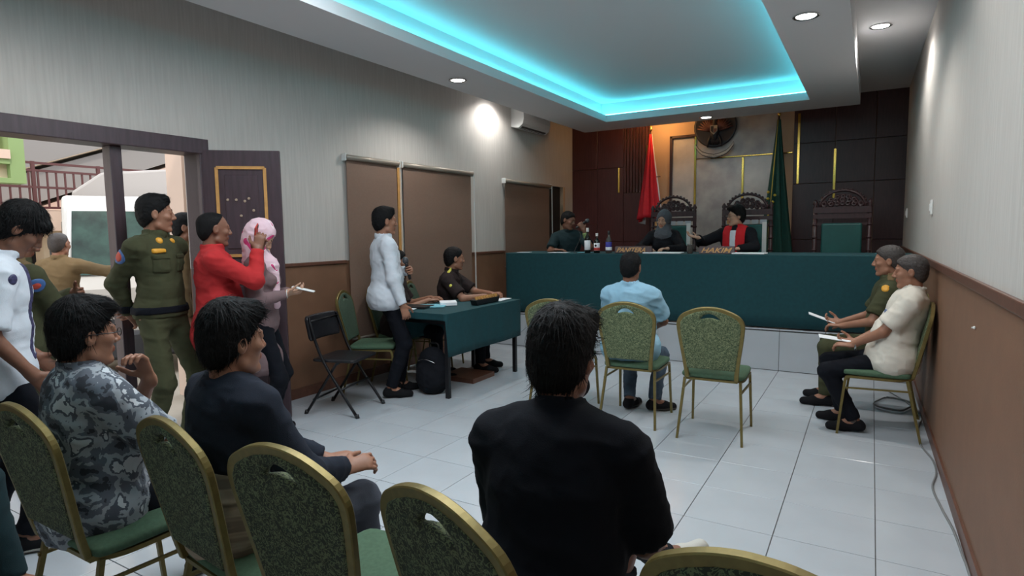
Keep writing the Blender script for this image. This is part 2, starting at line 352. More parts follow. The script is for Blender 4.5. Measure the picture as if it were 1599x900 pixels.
# roller blinds
def blind(y0, y1, z0, z1, lab, cord=True):
    t_ = empty('roller_blind', (XL, y0, z1), lab, 'window blind')
    MB().cyl((.045, -.02, -.02), (.045, y1-y0+.02, -.02), .026, n=14).build('roller_tube', 'blind_rail', t_)
    b = MB(); n = 10
    vs = []; 
    for j in range(n+1):
        for x in (.026, .029): vs += [(x+.002*math.sin(j*1.9), 0, -.02-(z1-z0)*j/n), (x+.002*math.sin(j*1.9), y1-y0, -.02-(z1-z0)*j/n)]
    fs = []
    for j in range(n):
        a = 4*j; fs += [(a, a+1, a+5, a+4), (a+2, a+6, a+7, a+3), (a, a+4, a+6, a+2), (a+1, a+3, a+7, a+5)]
    b.add(vs, fs); b.build('blind_sheet', 'blind_brown', t_)
    MB().cyl((.03, 0, -(z1-z0)-.02), (.03, y1-y0, -(z1-z0)-.02), .012, n=8).build('bottom_bar', 'blind_rail', t_)
    for y in (-.03, y1-y0+.02): MB().box((.03, y, -.02), (.06, .012, .07), ch=.004).build('bracket', 'white_plastic', t_)
    if cord: MB().tube([(.07, y1-y0+.005, -.02), (.075, y1-y0+.006, -1.5), (.08, y1-y0+.012, -1.52), (.075, y1-y0+.02, -1.5), (.07, y1-y0+.02, -.02)], .003, 5).build('pull_cord', 'white_plastic', t_)
blind(4.22, 4.93, .45, 2.2, 'narrow brown roller blind with pull cord, nearest the open door')
blind(5.03, 6.3, .45, 2.2, 'wide brown roller blind behind the small green-covered desk')
blind(7.12, 8.44, 1.0, 2.17, 'brown roller blind above the left end of the judges bench')
bx('window_1', 'door_moulding', (XL, 4.95, .45), (XL+.02, 5.01, 2.17), kind='structure')
# air conditioner
ac = empty('air_conditioner', (XL, 7.35, 2.88), 'white wall-mounted air conditioner high on the left wall', 'air conditioner')
b = MB().prism([(0, .02), (.12, 0), (.19, .05), (.205, .12), (.2, .25), (.18, .28), (0, .28)], 0, .8, axis='y')
bevel(b.build('housing', 'white_plastic', ac), .008)
for k in range(3):
    MB().box((.135+.02*k, .4, .012+.016*k), (.05, .7, .004), Matrix.Rotation(-.5, 3, 'Y')).build('louver', 'black_plastic' if k < 1 else 'white_plastic', ac)
MB().box((.206, .62, .2), (.003, .1, .012)).build('display', 'black_plastic', ac)
# switches on the walls
def wallbox(lab, loc, d):
    t_ = empty('wall_socket', loc, lab, 'socket', 'white sockets on the right wall'); bevel(MB().box((0, 0, 0), d).build('cover_plate', 'white_plastic', t_), .003)
    MB().box((-d[0]/2-.003, 0, 0), (.006, d[1]*.4, d[2]*.5)).build('rocker', 'white_plastic', t_)
wallbox('small white switch high on the right wall above the wainscot', (xr(5.6)-.008, 5.6, 1.6), (.015, .075, .11))
wallbox('small white switch on the right wall near the dark panelling', (xr(8.6)-.008, 8.6, 1.62), (.015, .075, .11))
wallbox('small socket on the brown wainscot of the right wall', (xr(3.3)-.006, 3.35, 1.0), (.008, .022, .012))
# cable along the right wall
cp = [(0.18, 6.2), (0.30, 5.87), (0.37, 5.46), (0.34, 5.17), (0.33, 4.76), (0.375, 4.46), (0.375, 4.22), (0.34, 3.98), (0.36, 3.69), (0.385, 3.45), (0.395, 3.19), (0.40, 3.05), (.405, 2.4)]
def smooth(pts, n=6):
    out = []
    for i in range(len(pts)-1):
        p0 = Vector(pts[max(i-1, 0)]); p1 = Vector(pts[i]); p2 = Vector(pts[i+1]); p3 = Vector(pts[min(i+2, len(pts)-1)])
        for k in range(n):
            t_ = k/n; out.append(.5*((2*p1)+(p2-p0)*t_+(2*p0-5*p1+4*p2-p3)*t_*t_+(3*p1-p0-3*p2+p3)*t_**3))
    return out+[Vector(pts[-1])]
tag(MB().tube(smooth([(x, y, .006) for x, y in cp]), .0055, 6).build('floor_cable', 'cable_gray'), 'grey cable snaking along the floor beside the right wall', 'cable')
coil = [(.2+.13*math.cos(a)+.02*math.sin(3*a), 5.75+.2*math.sin(a), .008+.003*a/6) for a in [k*.35 for k in range(60)]]
tag(MB().tube(coil, .005, 6).build('coiled_cable', 'cable_gray'), 'coil of grey cable lying on the floor behind the right-hand chairs', 'cable')

# ---------------------------------------------------------------- platform and judges bench
pf = bx('platform', 'grout', (XL, 6.645, 0), (.45, YB, .425), kind='structure'); pf.name = 'floor_platform'
pm = None
for x0 in xs:
    x1 = min(x0+P, .375); 
    if x1 <= x0: continue
    MB().box((0, 0, 0), (x1-x0-.004, .015, .40), ch=.0015).build('riser_tile', 'tile_white', pf, Vector(((x0+x1)/2, 6.638, .205))-pf.location)
    MB().box((0, 0, 0), (x1-x0-.004, P, .014), ch=.0015).build('tread_tile', 'tile_white', pf, Vector(((x0+x1)/2, 6.63+P/2, .425))-pf.location)
bz = 1.19
bt = empty('judges_bench', (-1.85, 7.0, .43), 'long judges bench table on the white-tiled platform, hidden under a green cloth', 'table')
bevel(MB().box((0, 0, bz-.43-.025), (4.3, .7, .03)).build('tabletop', 'wood_dark', bt), .004)
for x in (-2.1, -.7, .7, 2.1):
    for y in (-.3, .3): MB().box((x, y, (bz-.47)/2), (.05, .05, bz-.47)).build('leg', 'wood_dark', bt)
def vn(x, s=0): return math.sin(x*1.0+s)*.5+math.sin(x*2.3+1.7*s)*.3+math.sin(x*5.1+s*.6)*.2
def drape(name, x0, x1, y0, y1, z, drops, loc, lab, cat, m, fold=.012, freq=7, sag=None):
    # drops = (front y0, back y1, left x0, right x1)
    b = MB(); nx = int((x1-x0)/.03)+2; ny = int((y1-y0)/.03)+2
    per = []
    rr = .02
    N = []
    for i in range(nx+1): N.append((x0+(x1-x0)*i/nx, y0, 0, -1, drops[0]))
    for i in range(1, ny+1): N.append((x1, y0+(y1-y0)*i/ny, 1, 0, drops[3]))
    for i in range(1, nx+1): N.append((x1-(x1-x0)*i/nx, y1, 0, 1, drops[1]))
    for i in range(1, ny): N.append((x0, y1-(y1-y0)*i/ny, -1, 0, drops[2]))
    n = len(N); rows = [0, .015, .05, .12, .22, .34, .48, .64, .82, 1.0]; vs = []; s_ = 0; prev = None
    for j, rj in enumerate(rows):
        s_ = 0
        for k, (x, y, dx, dy, dp) in enumerate(N):
            if k: s_ += math.hypot(x-N[k-1][0], y-N[k-1][1])
            f = (fold*vn(s_*freq, .3)*min(1, rj*2)+.004)*(1 if dp > .05 else .3)
            extra = sag(x, y, rj) if sag else 0
            vs.append((x+dx*(f+extra), y+dy*(f+extra), z-rj*dp-(0 if j else 0)))
    fs = [tuple(range(n))]
    for j in range(len(rows)-1):
        for k in range(n): fs.append((j*n+k, j*n+(k+1) % n, (j+1)*n+(k+1) % n, (j+1)*n+k))
    b.add(vs, fs, 0, False); b.sm = [False]+[True]*(len(b.f)-1)
    o = b.build(name, m, None, loc); o.modifiers.new('thick', 'SOLIDIFY').thickness = .003
    return tag(o, lab, cat)
drape('bench_cloth', -2.17, 2.2, -.37, .37, .0, (.74, .3, .74, .74), (-1.85, 7.0, bz), 'dark green cloth draped over the long judges bench', 'tablecloth', 'cloth_green', fold=.010, freq=5)
def panel_chair(x, y, lab, dark='wood_dark', papers=False):
    t_ = empty('carved_armchair', (x, y, .43), lab, 'chair', 'carved high-backed chairs behind the bench')
    b = MB().prism([(-.30, 1.2), (.30, 1.2), (.29, 1.27), (-.29, 1.27)], -.03, .03); b.box((0, 0, 1.16), (.6, .05, .05)); b.box((0, 0, 1.07), (.52, .04, .03)); b.build('crest_rail', dark, t_)
    b = MB()
    for i in range(7):
        u = (i-3)/3; cx_ = u*.19; hz = 1.31+.10*(1-u*u)
        for k in range(3):
            zz = 1.29+(hz-1.29)*(k+.5)/3; b.lathe([(.028, -.01), (.034, 0), (.028, .01), (.012, .012), (.010, -.012)], (cx_+.01*math.sin(k*3+i), 0, zz), 10, R=Matrix.Rotation(PI/2, 3, 'X'))
    arc = [(math.cos(a)*.235, 0, 1.27+.19*math.sin(a)) for a in [PI*k/16 for k in range(17)]]
    b.tube(arc, .016, 8)
    for k in range(1, 16): b.lathe([(.004, -.012), (.016, -.004), (.016, .006), (.004, .012)], (arc[k][0]*1.06, 0, 1.27+(arc[k][2]-1.27)*1.07), 8, R=Matrix.Rotation(PI/2, 3, 'X'))
    b.build('carved_crest', dark, t_)
    for s_ in (-1, 1):
        b = MB().tube([(s_*.28, 0, 0), (s_*.28, 0, 1.27)], .024, 10); b.lathe([(.012, 0), (.028, .01), (.016, .025), (.03, .05), (.02, .075), (.006, .1)], (s_*.28, 0, 1.26), 12)
        for z in (.6, .75, .9, 1.05): b.lathe([(.024, 0), (.034, .015), (.024, .03)], (s_*.28, 0, z), 12)
        b.build('rear_post', dark, t_)
        MB().tube([(s_*.28, 0, .68), (s_*.3, -.25, .68), (s_*.3, -.5, .66), (s_*.3, -.52, .45)], .022, 8).build('armrest', dark, t_)
        MB().tube([(s_*.27, -.5, .0), (s_*.27, -.5, .45)], .024, 8).build('front_leg', dark, t_)
    bevel(MB().box((0, -.02, .8), (.42, .06, .56)).build('back_cushion', 'cushion_green', t_), .02, 3)
    bevel(MB().box((0, -.26, .44), (.54, .52, .09)).build('seat', 'cushion_green', t_), .02, 3)
    if papers:
        for k in range(5): MB().box((-.2+.1*k, -.028, 1.115), (.075, .006, .05)).build('crest_tile', 'tile_white' if k else 'door_moulding', t_)
        MB().box((.215, -.05, .8), (.05, .012, .62)).build('backrest_strip', 'white_plastic', t_)
    return t_
mat('cushion_green', rgb(24, 84, 80), .4, noise=.08, nscale=10, bump=.1, bscale=80)
panel_chair(-2.29, 8.1, 'carved high-backed chair with green cushion behind the woman in a grey headscarf', papers=True)
panel_chair(-1.36, 8.1, 'carved high-backed chair with green cushion behind the judge in black and red', papers=True)
panel_chair(-.31, 8.1, 'empty carved high-backed chair with green cushion against the dark panelling')
# name signs
for txt, x0, wd, lab in (('PANITERA', -2.57, .40, 'dark wedge name sign with gold letters PANITERA on the bench'), ('HAKIM', -1.60, .33, 'dark wedge name sign with gold letters HAKIM on the bench')):
    t_ = empty('name_sign', (x0+wd/2, 6.76, bz+.003), lab, 'sign')
    bevel(MB().prism([(-.035, 0), (.035, 0), (.01, .08), (-.012, .08)], -wd/2-.02, wd/2+.02, axis='x').build('sign_block', 'wood_dark', t_), .003)
    text_obj('lettering', txt, .078, 'door_moulding', (-wd/2, -.031, .012), (math.radians(72), 0, 0), t_, .004, .35, .0012, wscale=wd/(.078*(len(txt)*.66)))
# bottles
def bottle(x, y, lab, glass, h, r, capm, labm, lab2=None):
    t_ = empty('glass_bottle', (x, y, bz+.003), lab, 'bottle')
    MB().lathe([(r*.9, 0), (r, .006), (r, h*.55), (r*.8, h*.64), (r*.38, h*.74), (r*.34, h*.93), (r*.4, h*.94), (r*.4, h*.96)], n=20).build('bottle_body', glass, t_)
    MB().lathe([(r*.42, h*.84), (r*.45, h*.86), (r*.45, h*.99), (r*.40, h)], n=16).build('cap', capm, t_)
    MB().lathe([(r*1.01, h*.12), (r*1.02, h*.121), (r*1.02, h*.5), (r*1.01, h*.501)], n=20).build('bottle_label', labm, t_)
    if lab2: MB().lathe([(r*1.025, h*.13), (r*1.03, h*.131), (r*1.03, h*.27), (r*1.025, h*.271)], n=20).build('label_band', lab2, t_)
    if lab2 == 'label_red': MB().lathe([(.001, 0), (.014, .0), (.012, .002)], (0, -r*1.03, h*.38), 12, R=Matrix.Rotation(PI/2, 3, 'X')).build('label_emblem', 'black_plastic', t_)
mat('glass_dark', rgb(18, 20, 18), .08); mat('glass_clear', rgb(120, 116, 112), .06, trans=.7); mat('label_red', rgb(190, 60, 50), .6); mat('label_blue', rgb(50, 54, 150), .6)
bottle(-2.93, 6.72, 'tall dark bottle with white cap and white label on the bench', 'glass_dark', .30, .036, 'white_plastic', 'paper')
bottle(-2.81, 6.72, 'dark bottle with white round cap and red-banded label on the bench', 'glass_dark', .235, .036, 'white_plastic', 'paper', 'label_red')
bottle(-2.66, 6.72, 'clear bottle with dark blue label on the bench', 'glass_clear', .26, .036, 'black_plastic', 'label_blue', 'paper')
def sheet(nm, c, sx, sy, rz, m, lab, cat='paper', n=1, th=.003, group=None):
    t_ = MB().box((0, 0, th/2), (sx, sy, th)).build(nm, m, None, c); t_.rotation_euler = (0, 0, rz); tag(t_, lab, cat, group); return t_
sheet('paper_sheet', (-2.02, 6.76, bz+.004), .42, .2, .05, 'paper', 'white papers on the bench in front of the woman in a headscarf', th=.012)
sheet('paper_sheet', (-1.1, 6.76, bz+.004), .32, .2, -.05, 'paper', 'white papers on the bench to the right of the HAKIM sign', th=.012)
sheet('paper_sheet', (-3.32, 6.74, bz+.004), .24, .16, .1, 'paper', 'white sheet on the bench by the arm of the man with the microphone')
sheet('paper_sheet', (-2.99, 6.80, bz+.004), .18, .12, .1, 'folder_blue', 'pale blue-green sheet behind the bottles on the bench')
sheet('paper_sheet', (-3.8, 6.72, bz+.004), .16, .12, .1, 'paper', 'white sheet at the far left end of the bench')
g = MB().lathe([(.026, 0), (.03, .003), (.034, .09), (.036, .1), (.02, .104)], n=18).build('drinking_glass', 'glass_clear', None, (-1.72, 6.75, bz+.003)); tag(g, 'short glass with cover on the bench left of the HAKIM sign', 'glass')
# flags
def flag(x, y, lab, bands, hgt, zb, m_tip, twist=0, fringe=False, spread=.17):
    t_ = empty('flag', (x, y, .43), lab, 'flag')
    MB().lathe([(.13, 0), (.13, .02), (.03, .04), (.02, .1)], n=20).build('flag_stand', 'wood_dark', t_)
    MB().cyl((0, 0, .03), (0, 0, hgt), .012, n=10).build('pole', 'wood_dark', t_)
    MB().lathe([(.004, 0), (.022, .03), (.016, .07), (.002, .12)], (0, 0, hgt), 12).build('finial', m_tip, t_)
    # cone-like hanging cloth
    n = 48; rows = 22; vs = []; fs = []; mi = []
    for j in range(rows+1):
        f = j/rows; z = hgt-.03-f*(hgt-.03-zb); R_ = .018+spread*f**1.1
        for k in range(n+1):
            a = k/n; th = a*PI*1.35-.35+twist; rr = R_*(1+.28*math.sin(a*34+f*2))
            zz = z+.10*f*math.sin(a*3.2)
            vs.append((math.cos(th)*rr, -math.sin(th)*rr*.6, zz))
    for j in range(rows):
        for k in range(n):
            a = j*(n+1)+k; fs.append((a, a+1, a+n+2, a+n+1)); 
            mi.append(bands(k/n, j/rows))
    b = MB(); b.add(vs, fs, 0, True); b.mi = mi
    return t_, b
mat('flag_red', rgb(205, 28, 44), .7, noise=.06); mat('flag_white', rgb(225, 225, 230), .7); mat('flag_green', rgb(14, 66, 56), .75, noise=.1); mat('fringe_yellow', rgb(200, 176, 60), .6)
t_, b = flag(-2.93, 9.1, 'red and white flag hanging furled on its pole beside the orange-lit wall', lambda a, f: 1 if (a < .12+.05*f or a > .9-.0*f and f > .6) else 0, 2.50, 1.12, 'gold_strip', spread=.15)
o = b.build('flag_cloth', ['flag_red', 'flag_white'], t_); o.modifiers.new('t', 'SOLIDIFY').thickness = .003
MB().tube([(0, 0, 1.83), (.16, -.02, 1.83)], .006, 6).build('side_rod', 'wood_dark', t_)
t_, b = flag(-1.13, 9.0, 'dark green flag with yellow fringe hanging furled beside the dark panelling', lambda a, f: 1 if (a > .55 and a < .6) else 0, 2.52, .55, 'gold_strip', spread=.17)
o = b.build('flag_cloth', ['flag_green', 'fringe_yellow'], t_); o.modifiers.new('t', 'SOLIDIFY').thickness = .003
b = MB()
for k in range(9): b.lathe([(.002, -.02), (.018, -.008), (.02, .006), (.002, .02)], (-.10+.012*k*(k % 2), -.1, 1.16+.045*k), 7)
b.build('emblem_embroidery', 'fringe_yellow', t_)
# emblem
em = empty('wall_emblem', (-2.03, YB-.06, 2.96), 'black round wooden emblem with winged bird and pale ribbon on the wall above the judge', 'emblem')
mat('emblem_black', rgb(34, 36, 44), .5); mat('emblem_brown', rgb(104, 66, 60), .5); mat('emblem_pale', rgb(170, 168, 160), .5)
RX = Matrix.Rotation(PI/2, 3, 'X')
MB().lathe([(.30, 0), (.305, .02), (.285, .03), (.27, .024), (.001, .024)], (0, .03, 0), 48, R=RX).build('disc', 'emblem_black', em)
b = MB()
for s_ in (-1, 1):
    for k in range(9):
        a = math.radians(12+k*11); L_ = .26-.012*k
        c0 = Vector((s_*.05, 0, -.07)); c1 = Vector((s_*(.05+L_*math.cos(a)*.8), -.012, -.07+L_*math.sin(a)*.95))
        b.tube([c0, (c0+c1)/2+Vector((0, -.012, 0)), c1], [.014, .018, .006], 6)
b.build('wings', 'emblem_brown', em)
b = MB().lathe([(.001, -.16), (.05, -.1), (.065, 0), (.05, .08), (.03, .13), (.034, .16), (.02, .19), (.001, .2)], (0, -.005, -.07), 14)
for k in range(7): b.tube([(0, 0, -.1), (math.sin((k-3)*.16)*.17, -.01, -.1-math.cos((k-3)*.16)*.17)], [.016, .012], 6)
for s_ in (-1, 1): b.tube([(s_*.04, -.01, -.12), (s_*.09, -.02, -.22), (s_*.1, -.02, -.30)], [.022, .016, .01], 8)
b.build('bird_body', 'emblem_black', em)
MB().prism([(-.05, .0), (.05, .0), (.05, -.08), (0, -.13), (-.05, -.08)], -.085, -.065).build('breast_shield', 'emblem_pale', em)
MB().prism([(-.042, -.01), (-.003, -.01), (-.003, -.115), (-.042, -.077)], -.09, -.084).build('shield_quarter', 'emblem_black', em)
MB().prism([(.003, -.045), (.042, -.045), (.042, -.077), (.003, -.115)], -.09, -.084).build('shield_quarter', 'emblem_brown', em)
for wd, z, m_, y_ in ((.03, 0, 'emblem_black', -.035), (.018, 0, 'emblem_pale', -.045)):
    b = MB(); pts = [(-.27, -.27), (-.22, -.34), (-.17, -.385), (-.08, -.42), (0, -.435), (.08, -.42), (.17, -.385), (.22, -.34), (.27, -.27)]
    for k in range(len(pts)-1):
        (x0, z0), (x1, z1) = pts[k], pts[k+1]
        b.add([(x0, y_, z0+wd), (x1, y_, z1+wd), (x1, y_, z1-wd), (x0, y_, z0-wd), (x0, y_+.01, z0+wd), (x1, y_+.01, z1+wd), (x1, y_+.01, z1-wd), (x0, y_+.01, z0-wd)], [(0, 1, 2, 3), (7, 6, 5, 4), (0, 4, 5, 1), (3, 2, 6, 7), (0, 3, 7, 4), (1, 5, 6, 2)])
    b.build('ribbon' if wd == .03 else 'ribbon_face', m_, em)
text_obj('ribbon_lettering', 'BHINNEKA TUNGGAL IKA', .03, 'emblem_black', (0, -.048, -.442), (PI/2, 0, 0), em, .001, align='CENTER', wscale=.75)
# ---------------------------------------------------------------- fast numpy surfacing (smooth unions of rounded shapes)
def qmesh(name, V, Q, mats, parent=None, loc=(0, 0, 0), smooth_=True):
    me = bpy.data.meshes.new(name); V = np.asarray(V, np.float32); Q = np.asarray(Q, np.int32)
    me.vertices.add(len(V)); me.vertices.foreach_set('co', V.ravel())
    me.loops.add(len(Q)*4); me.loops.foreach_set('vertex_index', Q.ravel())
    me.polygons.add(len(Q)); me.polygons.foreach_set('loop_start', np.arange(0, len(Q)*4, 4, dtype=np.int32))
    try: me.polygons.foreach_set('loop_total', np.full(len(Q), 4, dtype=np.int32))
    except Exception: pass
    me.polygons.foreach_set('use_smooth', np.full(len(Q), smooth_, dtype=bool)); me.update(calc_edges=True)
    for m in (mats if isinstance(mats, (list, tuple)) else [mats]): me.materials.append(M[m] if isinstance(m, str) else m)
    o = bpy.data.objects.new(name, me); link(o, parent); o.location = loc; return o
def nets(F, o, h):
    ins = F < 0; nx, ny, nz = F.shape
    cnt = np.zeros((nx-1, ny-1, nz-1), np.int8); offs = [(a, b, c) for a in (0, 1) for b in (0, 1) for c in (0, 1)]
    for a, b, c in offs: cnt += ins[a:nx-1+a, b:ny-1+b, c:nz-1+c]
    act = np.argwhere((cnt > 0) & (cnt < 8))
    if len(act) == 0: return np.zeros((0, 3)), np.zeros((0, 4), int)
    vid = np.full((nx-1, ny-1, nz-1), -1, np.int32); vid[act[:, 0], act[:, 1], act[:, 2]] = np.arange(len(act))
    val = {of: F[act[:, 0]+of[0], act[:, 1]+of[1], act[:, 2]+of[2]] for of in offs}
    S_ = np.zeros((len(act), 3)); n = np.zeros(len(act))
    for a in offs:
        for ax in range(3):
            if a[ax]: continue
            b = list(a); b[ax] = 1; b = tuple(b); fa, fb = val[a], val[b]; c = (fa < 0) != (fb < 0)
            t = np.where(c, fa/np.where(c, fa-fb, 1), 0); p = np.array(a, float)[None].repeat(len(act), 0); p[:, ax] = t
            S_ += p*c[:, None]; n += c
    V = (act+S_/n[:, None])*h+o
    Q = []
    for ax in range(3):
        A = [slice(None)]*3; B = [slice(None)]*3; A[ax] = slice(0, -1); B[ax] = slice(1, None)
        d = ins[tuple(A)] != ins[tuple(B)]; e = np.argwhere(d); u, v = (ax+1) % 3, (ax+2) % 3
        sh = F.shape
        e = e[(e[:, u] > 0) & (e[:, v] > 0) & (e[:, u] < sh[u]-1) & (e[:, v] < sh[v]-1)]
        if len(e) == 0: continue
        def g(du, dv): q_ = e.copy(); q_[:, u] -= du; q_[:, v] -= dv; return vid[q_[:, 0], q_[:, 1], q_[:, 2]]
        q_ = np.stack([g(1, 1), g(0, 1), g(0, 0), g(1, 0)], 1); fl_ = ~ins[e[:, 0], e[:, 1], e[:, 2]]
        q_[fl_] = q_[fl_][:, ::-1]; Q.append(q_)
    Q = np.concatenate(Q); return V, Q[(Q >= 0).all(1)]
def A3(v): return np.array(v, float)
def nrm(v): v = A3(v); return v/max(1e-9, np.linalg.norm(v))
# primitives: dict(t, ...)  t: rc round cone, cc capped cone, el ellipsoid, to torus, cut half-space, sub ellipsoid
def rc(a, b, ra, rb=None, k=.02, side=None, flat=1): return dict(t='rc', a=A3(a), b=A3(b), ra=ra, rb=ra if rb is None else rb, k=k, side=side, flat=flat)
def cc(a, b, ra, rb=None, k=.02): return dict(t='cc', a=A3(a), b=A3(b), ra=ra, rb=ra if rb is None else rb, k=k)
def el(c, r, R=None, k=.02): return dict(t='el', a=A3(c), r=A3(r), R=np.eye(3) if R is None else R, k=k)
def sub(c, r, R=None, k=.01): d = el(c, r, R, k); d['t'] = 'sub'; return d
def cut(p, n, k=.004): return dict(t='cut', a=A3(p), n=nrm(n), k=k)
def tor(c, R, rad, rr, rz, k=.004, fy=1): return dict(t='to', a=A3(c), R=R, rad=rad, rr=rr, rz=rz, k=k, fy=fy)
def bounds(prims):
    lo = np.full(3, 1e9); hi = -lo
    for p in prims:
        if p['t'] in ('cut', 'sub'): continue
        m = max(p['ra'], p['rb']) if p['t'] in ('rc', 'cc') else (p['r'].max() if p['t'] == 'el' else p['rad']*1.3+p['rz'])
        for q_ in (p['a'], p.get('b', p['a'])): lo = np.minimum(lo, q_-m); hi = np.maximum(hi, q_+m)
    return lo, hi
def field(prims, lo, hi, h, off=0, region=None):
    lo = A3(lo); n = np.maximum(4, np.ceil((A3(hi)-lo)/h).astype(int)+1); F = np.full(n, .25, np.float32)
    ax = [lo[i]+h*np.arange(n[i]) for i in range(3)]
    for p in prims:
        k = p['k']; t = p['t']
        if t == 'cut':
            d = (ax[0][:, None, None]-p['a'][0])*p['n'][0]+(ax[1][None, :, None]-p['a'][1])*p['n'][1]+(ax[2][None, None, :]-p['a'][2])*p['n'][2]
            hh = np.maximum(k-np.abs(F-d), 0)/k; F = np.maximum(F, d)+hh*hh*k*.25; F = F.astype(np.float32); continue
        m = (max(p['ra'], p['rb']) if t in ('rc', 'cc') else (p['r'].max() if t in ('el', 'sub') else p['rad']*1.3+p['rz']))+k+2.5*h
        b_ = p.get('b', p['a']); l_ = np.minimum(p['a'], b_)-m; h_ = np.maximum(p['a'], b_)+m
        i0 = np.maximum(0, np.floor((l_-lo)/h).astype(int)); i1 = np.minimum(n, np.ceil((h_-lo)/h).astype(int)+1)
        if (i1 <= i0).any(): continue
        X = (ax[0][i0[0]:i1[0]]-p['a'][0])[:, None, None]; Y = (ax[1][i0[1]:i1[1]]-p['a'][1])[None, :, None]; Z = (ax[2][i0[2]:i1[2]]-p['a'][2])[None, None, :]
        if t in ('el', 'sub'):
            R = p['R']; r = p['r']; u = (X*R[0][0]+Y*R[0][1]+Z*R[0][2])/r[0]; v = (X*R[1][0]+Y*R[1][1]+Z*R[1][2])/r[1]; w_ = (X*R[2][0]+Y*R[2][1]+Z*R[2][2])/r[2]
            k0 = np.sqrt(u*u+v*v+w_*w_); k1 = np.sqrt((u/r[0])**2+(v/r[1])**2+(w_/r[2])**2)+1e-9; d = k0*(k0-1)/k1
        elif t == 'to':
            R = p['R']; u = X*R[0][0]+Y*R[0][1]+Z*R[0][2]; v = (X*R[1][0]+Y*R[1][1]+Z*R[1][2])/p['fy']; w_ = X*R[2][0]+Y*R[2][1]+Z*R[2][2]
            q1 = (np.sqrt(u*u+v*v)-p['rad'])/p['rr']; q2 = w_/p['rz']; kk = np.sqrt(q1*q1+q2*q2); d = kk*(kk-1)/(np.sqrt((q1/p['rr'])**2+(q2/p['rz'])**2)+1e-9)
        else:
            ba = p['b']-p['a']; L2 = max(1e-9, ba@ba); tt = (X*ba[0]+Y*ba[1]+Z*ba[2])/L2; tc_ = np.clip(tt, 0, 1)
            if t == 'rc':
                wx = X-tc_*ba[0]; wy = Y-tc_*ba[1]; wz = Z-tc_*ba[2]; rr = p['ra']+(p['rb']-p['ra'])*tc_
                if p['flat'] != 1:
                    s_ = p['side']; ds = wx*s_[0]+wy*s_[1]+wz*s_[2]; q2 = wx*wx+wy*wy+wz*wz-ds*ds; f = p['flat']
                    k0 = np.sqrt(ds*ds/(f*f)+q2)/rr; d = (k0-1)*rr*min(1, f) if f < 1 else (k0-1)*rr
                else: d = np.sqrt(wx*wx+wy*wy+wz*wz)-rr
            else:
                L = math.sqrt(L2); wx = X-tt*ba[0]; wy = Y-tt*ba[1]; wz = Z-tt*ba[2]; rr = p['ra']+(p['rb']-p['ra'])*tc_
                d = np.maximum(np.sqrt(wx*wx+wy*wy+wz*wz)-rr, (np.abs(tt-.5)-.5)*L)
        G = F[i0[0]:i1[0], i0[1]:i1[1], i0[2]:i1[2]]
        if t == 'sub':
            d = -d; hh = np.maximum(k-np.abs(G-d), 0)/k; F[i0[0]:i1[0], i0[1]:i1[1], i0[2]:i1[2]] = np.maximum(G, d)+hh*hh*k*.25
        else:
            hh = np.maximum(k-np.abs(G-d), 0)/k; F[i0[0]:i1[0], i0[1]:i1[1], i0[2]:i1[2]] = np.minimum(G, d)-hh*hh*k*.25
    if off: F = F-off
    if region is not None:
        Xg = ax[0][:, None, None]; Yg = ax[1][None, :, None]; Zg = ax[2][None, None, :]; F = np.maximum(F, region(Xg, Yg, Zg))
    return F
def vnoise(P_, s, seed=0):
    Q_ = P_*s+seed*17.3; I = np.floor(Q_).astype(np.int64); f = Q_-I; f = f*f*(3-2*f); out = 0
    for a in (0, 1):
        for b in (0, 1):
            for c in (0, 1):
                h_ = ((I[:, 0]+a)*73856093) ^ ((I[:, 1]+b)*19349663) ^ ((I[:, 2]+c)*83492791); h_ = (h_*(h_*h_*15731+789221)+1376312589) & 0x7fffffff
                out = out+(h_/2147483647.0)*(f[:, 0] if a else 1-f[:, 0])*(f[:, 1] if b else 1-f[:, 1])*(f[:, 2] if c else 1-f[:, 2])
    return out
def vnormals(V, Q):
    n = np.cross(V[Q[:, 2]]-V[Q[:, 0]], V[Q[:, 3]]-V[Q[:, 1]]); N = np.zeros_like(V)
    for i in range(4): np.add.at(N, Q[:, i], n)
    return N/np.maximum(1e-12, np.linalg.norm(N, axis=1))[:, None]
def wrinkle(V, Q, amp, s=11, seed=0):
    if amp == 0 or len(V) == 0: return V
    N = vnormals(V, Q); W = V.copy(); W[:, 2] = V[:, 2]*1.5+.35*V[:, 0]
    a = vnoise(W, s, seed); b = vnoise(W, s*2.1, seed+3); r_ = 1-np.abs(2*a-1); r2 = 1-np.abs(2*b-1)
    return V+N*((r_**2*.75+r2**2*.35-.45)*amp)[:, None]
def surf(name, prims, h, mats, parent, base, off=0, region=None, lo=None, hi=None, wr=0, seed=0, ws=11):
    if lo is None: lo, hi = bounds(prims); lo = lo-3*h-.03; hi = hi+3*h+.03
    F = field(prims, lo, hi, h, off, region); V, Q = nets(F, A3(lo), h); V = wrinkle(V, Q, wr, ws, seed)
    return qmesh(name, V-A3(base), Q, mats, parent), V, Q
